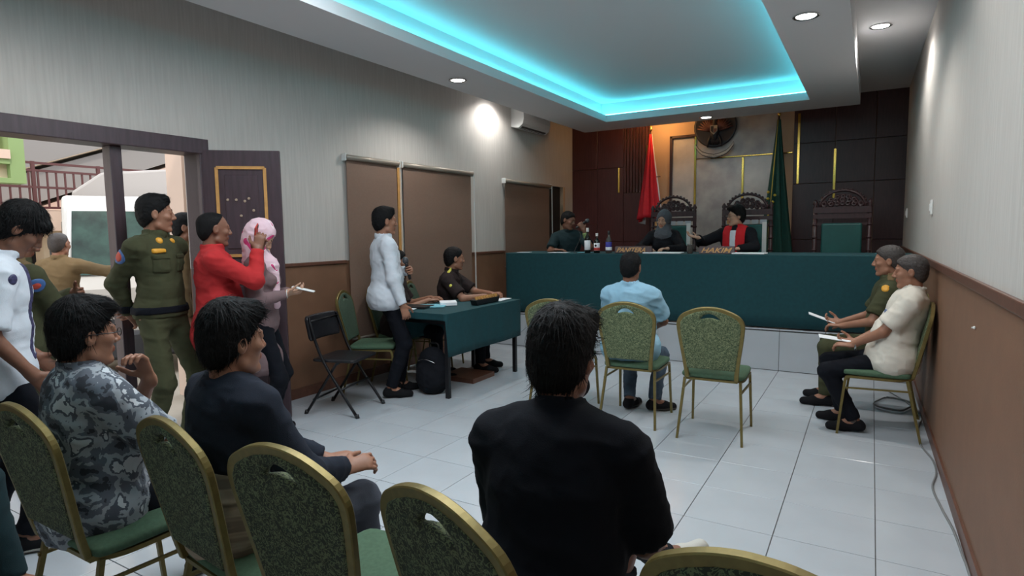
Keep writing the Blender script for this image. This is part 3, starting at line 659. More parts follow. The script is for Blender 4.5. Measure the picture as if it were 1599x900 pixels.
# ---------------------------------------------------------------- chairs
OUT = [(.168, .50), (.178, .58), (.190, .66), (.201, .74), (.207, .80), (.203, .835), (.182, .868), (.14, .893), (.09, .913), (.04, .924), (0, .926)]
def ylean(z): return -.205-max(0, z-.44)*.20
def poly_sdf(px, pz, poly):
    d = np.full(px.shape, 1e9); s_ = np.ones(px.shape); n = len(poly)
    for i in range(n):
        ax_, az = poly[i]; bx_, bz_ = poly[i-1]; ex, ez = bx_-ax_, bz_-az; wx, wz = px-ax_, pz-az
        t = np.clip((wx*ex+wz*ez)/(ex*ex+ez*ez), 0, 1); d = np.minimum(d, (wx-ex*t)**2+(wz-ez*t)**2)
        c1 = pz >= az; c2 = pz < bz_; c3 = ex*wz > ez*wx; s_ = np.where((c1 & c2 & c3) | (~c1 & ~c2 & ~c3), -s_, s_)
    return s_*np.sqrt(d)
def back_panel_mesh():
    h = .006; xs_ = np.arange(-.24, .2401, h); ys_ = np.arange(-.03, .0301, h); zs_ = np.arange(.46, .96, h)
    poly = [(x-.008 if x > .01 else x, z-.008 if z > .6 else z) for x, z in OUT]; poly = poly+[(-x, z) for x, z in poly[::-1] if x > 0]
    PX, PZ = np.meshgrid(xs_, zs_, indexing='ij'); d2 = poly_sdf(PX, PZ, poly)
    hole = (np.sqrt((PX/.062)**2+((PZ-.878-.05*(-(PX/.09)**2))/.0135)**2)-1)*.0125; d2 = np.maximum(d2, -hole)
    dy = np.abs(ys_)[None, :, None]-.016; a = np.maximum(d2[:, None, :]+.008, 0); b = np.maximum(dy+.008, 0)
    F = np.sqrt(a*a+b*b)+np.minimum(np.maximum(d2[:, None, :]+.008, dy+.008), 0)-.008
    V, Q = nets(F.astype(np.float32), A3((xs_[0], ys_[0], zs_[0])), h); V[:, 1] += np.array([ylean(z) for z in V[:, 2]]); return V, Q
BPV, BPQ = back_panel_mesh()
def banquet_chair(lab, x, y, yaw, fab='chair_fabric', group='green banquet chairs with gold frames'):
    t_ = empty('banquet_chair', (x, y, 0), lab, 'chair', group, rz=-math.radians(yaw))
    if fab in banquet_chair.pro:
        for ch in banquet_chair.pro[fab].children: copy_tree(ch, t_)
        return t_
    banquet_chair.pro[fab] = t_
    qmesh('backrest', BPV, BPQ, fab, t_)
    pts = [(x_, ylean(z), z) for x_, z in OUT]; pts = [(.162, -.20, .43)]+pts; full = pts+[(-a, b_, c) for a, b_, c in pts[::-1][1:]]
    bevel(MB().tube(smooth(full, 3), .0155, 4, ry=.020, up=(0, 1, .2)).build('back_frame', 'gold_frame', t_), .003, 1)
    o = MB().box((0, .01, .445), (.43, .42, .06), ch=.02).build('seat', 'seat_green', t_); o.modifiers.new('s', 'SUBSURF').levels = 2; o.modifiers['s'].render_levels = 2
    for p in o.data.polygons: p.use_smooth = True
    b = MB()
    for s_ in (-1, 1): b.tube(smooth([(s_*.2, .2, .36), (s_*.2, .19, .40), (s_*.2, .16, .415), (s_*.195, -.1, .415), (s_*.165, -.2, .43)], 4), .011, 4, ry=.012)
    b.tube([(-.2, .18, .41), (.2, .18, .41)], .01, 4); b.tube([(-.17, -.19, .42), (.17, -.19, .42)], .01, 4)
    b.build('seat_frame', 'gold_frame', t_)
    for s_ in (-1, 1):
        MB().tube([(s_*.2, .195, .40), (s_*.212, .235, 0)], [.0125, .011], 4).build('leg', 'gold_frame', t_)
        MB().tube([(s_*.185, -.17, .42), (s_*.215, -.26, 0)], [.0125, .011], 4).build('leg', 'gold_frame', t_)
        MB().tube([(s_*.204, .206, .335), (s_*.193, -.20, .345)], .008, 4).build('stretcher', 'gold_frame', t_)
    return t_
banquet_chair.pro = {}
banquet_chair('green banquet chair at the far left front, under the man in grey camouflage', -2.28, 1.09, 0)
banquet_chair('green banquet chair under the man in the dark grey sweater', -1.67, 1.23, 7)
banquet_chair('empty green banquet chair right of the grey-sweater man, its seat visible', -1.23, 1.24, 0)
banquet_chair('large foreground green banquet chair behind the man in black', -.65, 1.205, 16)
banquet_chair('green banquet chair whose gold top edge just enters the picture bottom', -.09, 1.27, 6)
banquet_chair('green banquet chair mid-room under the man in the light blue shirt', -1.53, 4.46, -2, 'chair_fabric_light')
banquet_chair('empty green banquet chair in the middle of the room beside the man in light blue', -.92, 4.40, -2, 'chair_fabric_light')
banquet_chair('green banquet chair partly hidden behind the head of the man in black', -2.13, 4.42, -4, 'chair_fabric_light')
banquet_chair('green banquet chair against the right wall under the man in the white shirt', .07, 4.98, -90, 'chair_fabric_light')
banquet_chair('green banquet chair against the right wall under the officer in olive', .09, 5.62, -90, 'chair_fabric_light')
banquet_chair('plain green banquet chair against the left wall behind the folding chair', -3.90, 4.10, 62, 'chair_green_plain')
banquet_chair('plain green banquet chair under the officer with yellow shoulder marks', -4.02, 5.16, 70, 'chair_green_plain')
banquet_chair('plain green chair behind the desk under the half-hidden officer', -4.02, 4.62, 72, 'chair_green_plain')
# black folding chair
fc = empty('folding_chair', (-3.73, 3.53, 0), 'black metal folding chair with padded back standing beside the open door', 'chair', rz=-math.radians(75))
for s_ in (-1, 1):
    MB().tube(smooth([(s_*.215, .24, 0), (s_*.21, -.05, .44), (s_*.205, -.155, .72), (s_*.195, -.175, .79)], 5), .012, 8).build('front_leg', 'black_metal', fc)
    MB().tube([(s_*.195, -.24, 0), (s_*.19, .05, .42), (s_*.185, .08, .44)], .012, 8).build('rear_leg', 'black_metal', fc)
    MB().cyl((s_*.215, .24, 0), (s_*.213, .232, .03), .016).cyl((s_*.195, -.24, 0), (s_*.195, -.23, .03), .016).build('leg_cap', 'black_plastic', fc)
for q_ in (((-.21, .1, .22), (.21, .1, .22)), ((-.19, -.17, .12), (.19, -.17, .12)), ((-.2, -.165, .76), (.2, -.165, .76))): MB().tube(q_, .009, 6).build('crossbar', 'black_metal', fc)
b = MB(); n = 12
pts = []
for j in range(9):
    z = .60+.2*j/8
    for i in range(n+1): u = i/n*2-1; pts.append((u*(.215-.02*(j in (0, 8))), -.155-.035*(1-u*u)-(z-.6)*.2, z))
b.add(pts, [(j*(n+1)+i, j*(n+1)+i+1, (j+1)*(n+1)+i+1, (j+1)*(n+1)+i) for j in range(8) for i in range(n)], 0, True)
o = b.build('backrest', 'black_vinyl', fc); m_ = o.modifiers.new('s', 'SOLIDIFY'); m_.thickness = .034; m_.offset = 0; bevel(o, .012, 3)
o = MB().box((0, .02, .445), (.40, .39, .04), ch=.012).build('seat', 'black_vinyl', fc); o.modifiers.new('s', 'SUBSURF').render_levels = 2
# ---------------------------------------------------------------- small desk with green cloth
dk = empty('side_desk', (-3.42, 4.76, 0), 'small desk with black legs under a green cloth along the left wall', 'table')
bevel(MB().box((0, 0, .735), (.58, 1.26, .03)).build('tabletop', 'wood_dark', dk), .003)
for x in (-.26, .26):
    for y in (-.56, .6): MB().box((x, y, .36), (.036, .036, .72)).build('leg', 'black_metal', dk)
b = MB()
for y in (-.56, .6): b.box((0, y, .68), (.5, .02, .05))
b.box((.26, 0, .68), (.02, 1.16, .05)); b.box((-.26, 0, .68), (.02, 1.16, .05)); b.build('apron', 'black_metal', dk)
drape('desk_cloth', -.305, .305, -.64, .65, 0, (.06, .3, .3, .38), (-3.42, 4.76, .758), 'teal green cloth draped over the small desk on its room side', 'tablecloth', 'cloth_green', fold=.010, freq=9)
sheet('folder', (-3.58, 4.50, .763), .3, .22, .5, 'folder_blue', 'pale blue folder lying on the green desk', 'folder', th=.008)
o = sheet('paper_stack', (-3.50, 4.68, .763), .16, .2, .7, 'paper', 'white booklet stack on the green desk', 'paper', th=.03)
sheet('paper_sheet', (-3.62, 4.28, .763), .1, .14, .3, 'paper', 'small white sheet on the near left corner of the green desk')
sheet('laptop', (-3.66, 4.38, .763), .3, .2, .2, 'black_plastic', 'flat dark laptop on the near edge of the green desk', 'laptop', th=.015)
sheet('paper_sheet', (-3.30, 5.26, .763), .2, .26, .1, 'paper', 'white sheet under the hands of the officer at the green desk')
ns = empty('name_sign', (-3.235, 4.93, .763), 'dark boat-shaped name sign with carved wooden letters on the green desk', 'sign', rz=math.radians(90))
bevel(MB().prism([(-.19, 0), (.19, 0), (.215, .05), (-.215, .05)], -.035, .035).build('sign_block', 'black_plastic', ns), .004)
b = MB()
for k in range(8): 
    x = -.17+.0485*k; b.box((x, -.012, .062), (.034, .012, .035), Matrix.Rotation(-.35, 3, 'X')); b.box((x+.006, -.02, .066), (.010, .014, .018), Matrix.Rotation(-.35, 3, 'X'))
b.build('carved_letters', 'door_moulding', ns)
bag = empty('backpack', (-3.40, 4.30, 0), 'black backpack standing on the floor under the green desk', 'bag')
surf('bag_body', [el((-3.40, 4.30, .2), (.17, .12, .22), k=.01), el((-3.40, 4.23, .14), (.13, .08, .13), k=.03), cut((0, 0, .004), (0, 0, -1))], .012, 'nylon_black', bag, (-3.40, 4.30, 0), wr=.012)
MB().tube(smooth([(-.05, .02, .4), (-.04, .02, .45), (.04, .02, .45), (.05, .02, .4)], 4), .008, 6).build('carry_handle', 'black_plastic', bag)
MB().tube(smooth([(-.1, -.1, .3), (0, -.125, .33), (.1, -.1, .3)], 5), .004, 6).build('zip', 'chrome', bag)
cr = bx('wooden_crate', 'trim_brown', (-3.66, 4.72, 0), (-3.25, 5.10, .045)); tag(cr, 'low brown board lying on the floor under the green desk', 'board')
# ---------------------------------------------------------------- outside
gr = bx('ground_yard', 'ground_concrete', (-30, -14, -.2), (XL-.16, 30, -.03), kind='structure'); gr.name = 'floor_yard'
hb = empty('yard_building', (-12.2, 6, 0), 'cream building with an upper balcony across the yard', 'building')
def hbx(nm, m, lo, hi, ch=0): return bx(nm, m, Vector(lo)-hb.location, Vector(hi)-hb.location, hb, ch)
hbx('wall', 'cream_wall', (-13, -4, 0), (-12.2, 16, 5.5)); hbx('balcony_slab', 'pink_wall', (-12.2, -1, 1.55), (-9.6, 6.6, 1.83))
hbx('ground_wall', 'dark_void', (-11.9, -1, 0), (-11.8, 5, 1.55))
for y in (.2, 2.1, 3.95, 4.6): hbx('column', 'pink_wall' if y != 3.95 else 'cream_wall', (-10.2, y, 0), (-9.95, y+.24, 1.55))
for y in (6.4, 8.2, 10.2): hbx('window', 'pink_wall', (-12.2, y, 1.9), (-12.14, y+1.3, 2.9), .02)
hbx('drain_pipe', 'roof_gray', (-12.2, 7.85, 1), (-12.1, 7.95, 4.5))
rf = empty('stair_roof', (-11.2, 5.2, 2.6), 'grey and pink sloping stair roof above the balcony outside', 'roof')
for k, (z, m, d_) in enumerate(((0, 'roof_gray', .5), (.0, 'roof_gray', .35), (0, 'pink_wall', .5))):
    MB().prism([(-3.4, -1.0-.55*k), (2.2, 1.15-.55*k), (2.2, 1.62-.55*k), (-3.4, -.53-.55*k)], -.6-.1*k, .6-.1*k, axis='x').build('roof_beam', m, rf)
o = MB().prism([(-6, .2), (3, 2.9), (3, 3.2), (-6, .5)], -2.6, -1.0, axis='x').build('roof_slope', 'roof_tin', rf)
rl = empty('balcony_railing', (-9.6, 3, 1.83), 'maroon metal balcony railing across the yard', 'railing')
y0, y1 = -1.0, 5.35
for z in (.03, .30, .52, .62): MB().box((0, (y0+y1)/2-3, z), (.035, y1-y0, .03)).build('rail_bar', 'rail_maroon', rl)
bm_ = None
for k in range(60):
    y = y0+(y1-y0)*(k+.5)/60-3
    if bm_ is None: o = MB().box((0, 0, 0), (.02, .02, .5)).build('baluster', 'rail_maroon', rl); bm_ = o.data
    else: o = bpy.data.objects.new('baluster', bm_); link(o, rl)
    o.location = (0, y, .27)
for k in range(9): MB().box((0, y0+(y1-y0)*k/8-3, .32), (.04, .04, .64)).build('railing_post', 'rail_maroon', rl)
sr = empty('stair_railing', (-9.6, 5.35, 1.83), 'maroon stair railing descending behind the truck outside', 'railing')
for dz in (.62, .3, .0): MB().tube([(0, 0, dz), (0, .35, dz), (0, 1.4, dz-.75)], .022, 6).build('rail_bar', 'rail_maroon', sr)
for k in range(10): y = .05+.14*k; MB().cyl((0, y, -.02-max(0, y-.35)*.71), (0, y, .62-max(0, y-.35)*.71), .012, n=6).build('baluster', 'rail_maroon', sr)
gp = empty('green_kiosk', (-7.6, 2.56, .13), 'lime green window frame of a booth outside the doorway at left', 'booth')
for lo, hi, m in (((-.1, -1.9, 1.88), (.1, .32, 1.93), 'lime_green'), ((-.1, .19, 1.93), (.1, .32, 3.4), 'lime_green'), ((-.1, -1.9, 2.07), (.11, .19, 2.12), 'lime_green'), ((-.06, -1.9, 1.93), (.02, .19, 2.07), 'cream_wall'), ((-.1, -1.9, 2.12), (.13, .19, 2.21), 'pink_wall'), ((-.24, -1.9, 2.2), (-.2, .19, 3.4), 'dark_void'), ((-.08, .06, 2.2), (0, .10, 3.4), 'cream_wall'), ((-.08, -.75, 2.2), (0, -.7, 3.4), 'cream_wall'), ((-.1, -1.9, -.16), (.1, -1.7, 3.4), 'lime_green')):
    bx('booth_frame' if m == 'lime_green' else 'booth_panel', m, lo, hi, gp)
oc = empty('outdoor_unit', (-9.2, 7.2, 2.42), 'white outdoor air conditioning unit with round fan on the far wall', 'air conditioner', rz=math.radians(-35))
bevel(MB().box((0, 0, .3), (.35, .85, .62)).build('casing', 'white_plastic', oc), .01)
MB().lathe([(.24, 0), (.25, .012), (.22, .02), (.05, .015), (.04, .03), (.001, .03)], (.175, -.08, .3), 24, R=Matrix.Rotation(PI/2, 3, 'Y')).build('fan_grille', 'dark_void', oc)
MB().box((0, 0, -.03), (.4, .9, .05)).build('wall_bracket', 'rail_maroon', oc)
pc = bx('porch_column', 'pink_wall', (-5.55, 3.2, -.03), (-5.3, 3.52, 3.3)); tag(pc, 'pale pinkish porch column just outside the doorway', 'column')
# small white truck
tr = empty('truck', (-7.42, 4.1, -.03), 'white cab-over truck parked outside the doorway', 'vehicle', rz=math.radians(64))
# local frame: front faces -Y
prof = [(-.95, .32), (-.98, .95), (-.93, 1.08), (-.62, 1.80), (-.48, 1.93), (.7, 1.96), (.75, 1.6), (.75, .32)]
bevel(MB().prism(prof, -.86, .86, axis='x').build('cab_body', 'truck_white', tr), .05, 3)
MB().prism([(-.945, 1.10), (-.655, 1.76), (-.64, 1.755), (-.93, 1.095)], -.79, .79, axis='x').build('windscreen', 'windscreen', tr)
for s_ in (-1, 1): MB().tube([(s_*.82, -.955, 1.08), (s_*.79, -.665, 1.77)], .022, 6).build('pillar', 'white_plastic', tr)
MB().prism([(-.97, .20), (-1.05, .24), (-1.05, .46), (-.97, .5)], -.88, .88, axis='x').build('bumper', 'truck_gray', tr)
MB().box((0, -.982, .72), (1.1, .02, .1), ch=.004).build('grille', 'truck_gray', tr)
MB().box((0, -.975, .60), (1.3, .02, .06), ch=.004).build('lower_grille', 'truck_gray', tr)
for s_ in (-1, 1):
    MB().box((s_*.68, -.972, .62), (.24, .03, .16), ch=.012).build('headlamp', 'chrome', tr)
    MB().box((s_*.93, -.9, 1.35), (.06, .08, .34), ch=.015).tube([(s_*.84, -.85, 1.3), (s_*.93, -.9, 1.3)], .012).build('wing_mirror', 'black_plastic', tr)
    for y in (-.45,): MB().lathe([(.34, -.1), (.36, -.06), (.36, .06), (.34, .1), (.2, .1), (.18, .06)], (s_*.78, y, .36), 24, R=Matrix.Rotation(PI/2, 3, 'Y')).build('wheel', 'black_plastic', tr)
    MB().box((s_*.865, -.1, 1.4), (.01, .9, .5), ch=.003).build('side_window', 'windscreen', tr)
MB().prism([(-.09, .05), (.0, .05), (-.03, .0), (.09, .0), (.06, -.03), (-.03, -.03)], -1.0, -.985).build('front_badge', 'chrome', tr, (0, 0, .98))
for k in range(6): MB().prism([(0, 0), (.06, 0), (.06, .015), (.02, .015), (.02, .05), (0, .05)] if k % 2 else [(0, .05), (.06, .05), (.06, 0), (.04, 0), (.04, .035), (0, .035)], -.995, -.98).build('front_letter', 'truck_gray', tr, (-.25+.09*k, 0, .84))
MB().tube([(-.3, -.96, 1.1), (-.02, -.87, 1.3)], .008, 5).tube([(.3, -.96, 1.1), (.55, -.87, 1.3)], .008, 5).build('wiper', 'black_plastic', tr)
bevel(MB().box((0, 1.45, 1.05), (1.7, 1.2, .9)).build('cargo_bed', 'truck_white', tr), .02)
bevel(MB().prism([(-.82, 1.5), (.82, 1.5), (.82, 2.1), (.3, 2.38), (-.5, 2.3), (-.82, 2.05)], .85, 2.0).build('cargo_cover', 'tarp_gray', tr), .03)
# ---------------------------------------------------------------- people
def skin(nm, c): mat(nm, c, .5, noise=.05, nscale=30, bump=.08, bscale=300, vcol=True, spec=.4)
skin('skin_tan', rgb(150, 106, 84)); skin('skin_dark', rgb(128, 88, 70)); skin('skin_light', rgb(186, 146, 122))
mat('hair_black', rgb(11, 11, 13), .7, spec=.25, bump=.6, bscale=60, stretch=(9, 9, 1.5), noise=.25, nscale=40); mat('hair_gray', rgb(62, 56, 54), .5, bump=.6, bscale=60, stretch=(9, 9, 1.5), noise=.3, nscale=40)
mat('eye_white', rgb(215, 210, 205), .2); mat('iris', rgb(30, 18, 14), .15); mat('lens_frame', rgb(24, 24, 26), .3)
def fab(nm, c, bump=.25, bs=350, **k): return mat(nm, c, .9, spec=.2, bump=bump, bscale=bs, noise=k.pop('noise', .05), nscale=k.pop('nscale', 12), sheen=k.pop('sheen', 0), **k)
fab('fab_white', rgb(206, 212, 220)); fab('fab_cream', rgb(214, 208, 196)); fab('fab_black', rgb(13, 16, 24)); fab('fab_charcoal', rgb(34, 39, 50), noise=.1)
fab('fab_olive', rgb(66, 68, 48), noise=.08); fab('fab_khaki', rgb(110, 92, 66)); fab('fab_brownuni', rgb(44, 36, 36)); fab('fab_darkteal', rgb(34, 52, 56))
fab('fab_red', rgb(176, 46, 48)); fab('fab_blue', rgb(144, 184, 206)); fab('fab_mauve', rgb(118, 98, 100)); fab('fab_greyshirt', rgb(92, 84, 80)); fab('fab_robe', rgb(22, 23, 28)); fab('fab_judgered', rgb(196, 40, 46)); fab('fab_scarf', rgb(88, 92, 98)); fab('fab_greyjean', rgb(70, 74, 84)); fab('fab_pants', rgb(14, 17, 25)); fab('shoe_black', rgb(22, 22, 25), bump=.05)
ramp_mat('fab_jeans', [(.3, rgb(38, 52, 68)), (.7, rgb(78, 96, 114))], 9, .85, constant=False, detail=5, bump=.1)
ramp_mat('fab_camo', [(0, rgb(52, 56, 64)), (.40, rgb(92, 98, 108)), (.475, rgb(150, 156, 162)), (.56, rgb(78, 84, 94)), (.62, rgb(188, 192, 196))], 13, .9, dist=.35, detail=4)
ramp_mat('fab_pinkscarf', [(0, rgb(222, 190, 200)), (.6, rgb(235, 215, 220)), (.63, rgb(206, 60, 120))], 9, .8, dist=1.2, detail=1)
ramp_mat('fab_stripe', [(0, rgb(86, 74, 64)), (.45, rgb(168, 150, 130)), (.62, rgb(120, 106, 92))], 3, .9, stretch=(1, 1, 14), detail=1, constant=False)
mat('sole_white', rgb(190, 188, 180), .7); mat('sole_dark', rgb(60, 56, 52), .7); mat('patch_blue', rgb(60, 96, 150), .6); mat('patch_red', rgb(190, 70, 50), .6); mat('patch_gold', rgb(222, 160, 50), .5); mat('patch_yellow', rgb(220, 214, 90), .6)
mat('lanyard', rgb(60, 58, 92), .6, noise=.4, nscale=90); mat('skin_sock', rgb(150, 110, 90), .7); mat('fab_label', rgb(90, 110, 150), .6)
def rot_about(v, axis, a):
    axis = nrm(axis); return v*math.cos(a)+np.cross(axis, v)*math.sin(a)+axis*(axis@v)*(1-math.cos(a))
def hand_prims(W, d, n, side, curl=.35, s=1.0, spread=1.0):
    """side=+1 right hand; d finger direction, n palm normal"""
    d = nrm(d); n = nrm(n-d*(n@d)); th = np.cross(d, n)*side*1.0
    P_ = [rc(W-d*.01, W+d*.075*s, .030*s, .036*s, k=.012, side=n, flat=.42)]
    tips = []
    for i, (o_, L_) in enumerate(((.029, .074), (.010, .084), (-.010, .078), (-.028, .062))):
        b_ = W+d*.082*s+th*o_*s; dd = nrm(d+th*(.5-i*.33)*.22*spread); ax_ = np.cross(dd, n); r_ = .0088*s
        for j, fr in enumerate((.45, .30, .25)):
            dd = rot_about(dd, ax_, curl*(.6, 1.1, .8)[j]*1.25+.06); e_ = b_+dd*L_*s*fr; P_.append(rc(b_, e_, r_, r_*.92, k=.004)); b_ = e_; r_ *= .92
        tips.append(b_)
    b_ = W+d*.02*s+th*.024*s; dd = nrm(d*.55+th*.8+n*(.15+.5*curl))
    e_ = b_+dd*.042*s; P_.append(rc(b_, e_, .0135*s, .011*s, k=.012)); dd2 = nrm(dd+d*.6*(.5+curl)+n*.5*curl-th*.3); f_ = e_+dd2*.03*s; P_.append(rc(e_, f_, .0105*s, .0095*s, k=.004)); g_ = f_+nrm(dd2+d*.3+n*.3*curl)*.024*s; P_.append(rc(f_, g_, .0095*s, .008*s, k=.004))
    return P_, tips
def ik(S_, T, l1, l2, pole):
    v = T-S_; D_ = np.linalg.norm(v)
    if D_ > (l1+l2)*.995: T = S_+v/D_*(l1+l2)*.995; v = T-S_; D_ = np.linalg.norm(v)
    v = v/D_; a = (l1*l1-l2*l2+D_*D_)/(2*D_); h_ = math.sqrt(max(0, l1*l1-a*a)); p = A3(pole); p = nrm(p-v*(p@v)); return S_+v*a+p*h_, T
def head_prims(c, Rh, s=1.0, fem=False, wide=1.0):
    def p(x, y, z): return c+(Rh[0]*x*wide+Rh[1]*y+Rh[2]*z)*s
    P_ = [el(p(0, -.014, .034), A3((.0745*wide, .096, .084))*s, Rh, .02), el(p(0, .028, -.02), A3((.060*wide, .062, .084))*s, Rh, .025), el(p(0, .030, -.066), A3((.048*wide, .050, .040))*s, Rh, .025),
          rc(p(-.011, .076, -.098), p(.011, .076, -.098), .0155*s, k=.02), rc(p(-.048, .01, -.07), p(-.02, .06, -.098), .016*s, .014*s, .018), rc(p(.048, .01, -.07), p(.02, .06, -.098), .016*s, .014*s, .018),
          rc(p(0, .088, .018), p(0, .107, -.020), .0075*s, .0115*s, .010), rc(p(-.012, .096, -.026), p(.012, .096, -.026), .0085*s, k=.008),
          rc(p(-.036, .079, .030), p(.036, .079, .030), .010*s, k=.014), el(p(-.040, .064, -.016), A3((.021, .02, .018))*s, Rh, .02), el(p(.040, .064, -.016), A3((.021, .02, .018))*s, Rh, .02),
          sub(p(-.030, .096, .010), A3((.016, .013, .010))*s, Rh, .012), sub(p(.030, .096, .010), A3((.016, .013, .010))*s, Rh, .012),
          rc(p(-.018, .086, -.0505), p(.018, .086, -.0505), .0065*s, k=.008), rc(p(-.015, .086, -.0605), p(.015, .086, -.0605), .0068*s, k=.008), rc(p(-.030, .081, .0165), p(-.030, .0815, .0165), .0125*s, k=.006), rc(p(.030, .081, .0165), p(.030, .0815, .0165), .0125*s, k=.006)]
    for x in (-1, 1):
        P_ += [el(p(x*.077, -.006, .0), A3((.011, .020, .032))*s, Rh, .006), sub(p(x*.087, .0, .004), A3((.006, .010, .018))*s, Rh, .006)]
    return P_, p
def hair_prims(p, Rh, s, wide, style):
    v = dict(short=.002, thick=.020, fade=.001, bald=-.007, fringe=.016, tuft=.008)[style]; s_n = (.86, -.51) if style == 'bald' else (.75, -.66); wd = dict(short=-.003, thick=.004, fade=-.005, bald=-.0065, fringe=.004, tuft=-.002)[style]
    P_ = [el(p(0, -.014, .048+v*.4), A3(((.083+wd)*wide, .104, .083+v))*s, Rh, .02), el(p(0, -.036, .002), A3(((.0795+wd*.5)*wide, .080, .10))*s, Rh, .02)]
    if style == 'tuft': P_ += [rc(p(-.04, .048, .108), p(.04, .050, .108), .022*s, k=.03)]
    if style == 'thick': P_ += [rc(p(-.045, .05, .105), p(.04, .055, .11), .034*s, k=.03)]
    if style == 'fringe': P_ += [rc(p(-.045, .072, .075), p(.045, .072, .075), .024*s, k=.03)]
    zl = {'bald': .10, 'fringe': .038}.get(style, .074)
    nn = Rh[1]*s_n[0]+Rh[2]*s_n[1]; P_ += [cut(p(0, .076 if style != 'bald' else .045, zl), nn, .008)]
    P_ += [sub(p(sx*.085, .022, -.062), A3((.04, .045, .045))*s, Rh, .004) for sx in (-1, 1)]+[cut(p(0, 0, -.092), -Rh[2], .01)]
    return P_
def strands(o_mesh_V, N, p, Rh, c, n, base, m, parent, L_=.05, seed=1):
    rng = np.random.default_rng(seed); idx = rng.integers(0, len(o_mesh_V), n); crown = p(0, -.04, .13); vs = []; fs = []
    P0 = o_mesh_V[idx]; NN = N[idx]; fl_ = P0-crown; fl_ = fl_-NN*np.sum(fl_*NN, 1)[:, None]; fl_ /= np.maximum(1e-6, np.linalg.norm(fl_, axis=1))[:, None]; fl_ += rng.normal(0, .13, fl_.shape)
    for a in range(n):
        sd = np.cross(NN[a], fl_[a]); sd = sd/max(1e-6, np.linalg.norm(sd))*.0016; L__ = L_*rng.uniform(.5, 1.2); lift = rng.uniform(-.001, .003); q0 = len(vs)
        for j in range(4):
            t = j/3; q_ = P0[a]+fl_[a]*L__*t+NN[a]*(lift*math.sin(t*2.6)+.0005-.012*t*t*(L__/.05)); w_ = sd*(1-t*.85); vs += [q_-w_, q_+w_]
        for j in range(3): fs.append((q0+2*j, q0+2*j+1, q0+2*j+3, q0+2*j+2))
    return qmesh('hair_strands', np.array(vs)-base, np.array(fs), m, parent)
PERSON_N = [0]
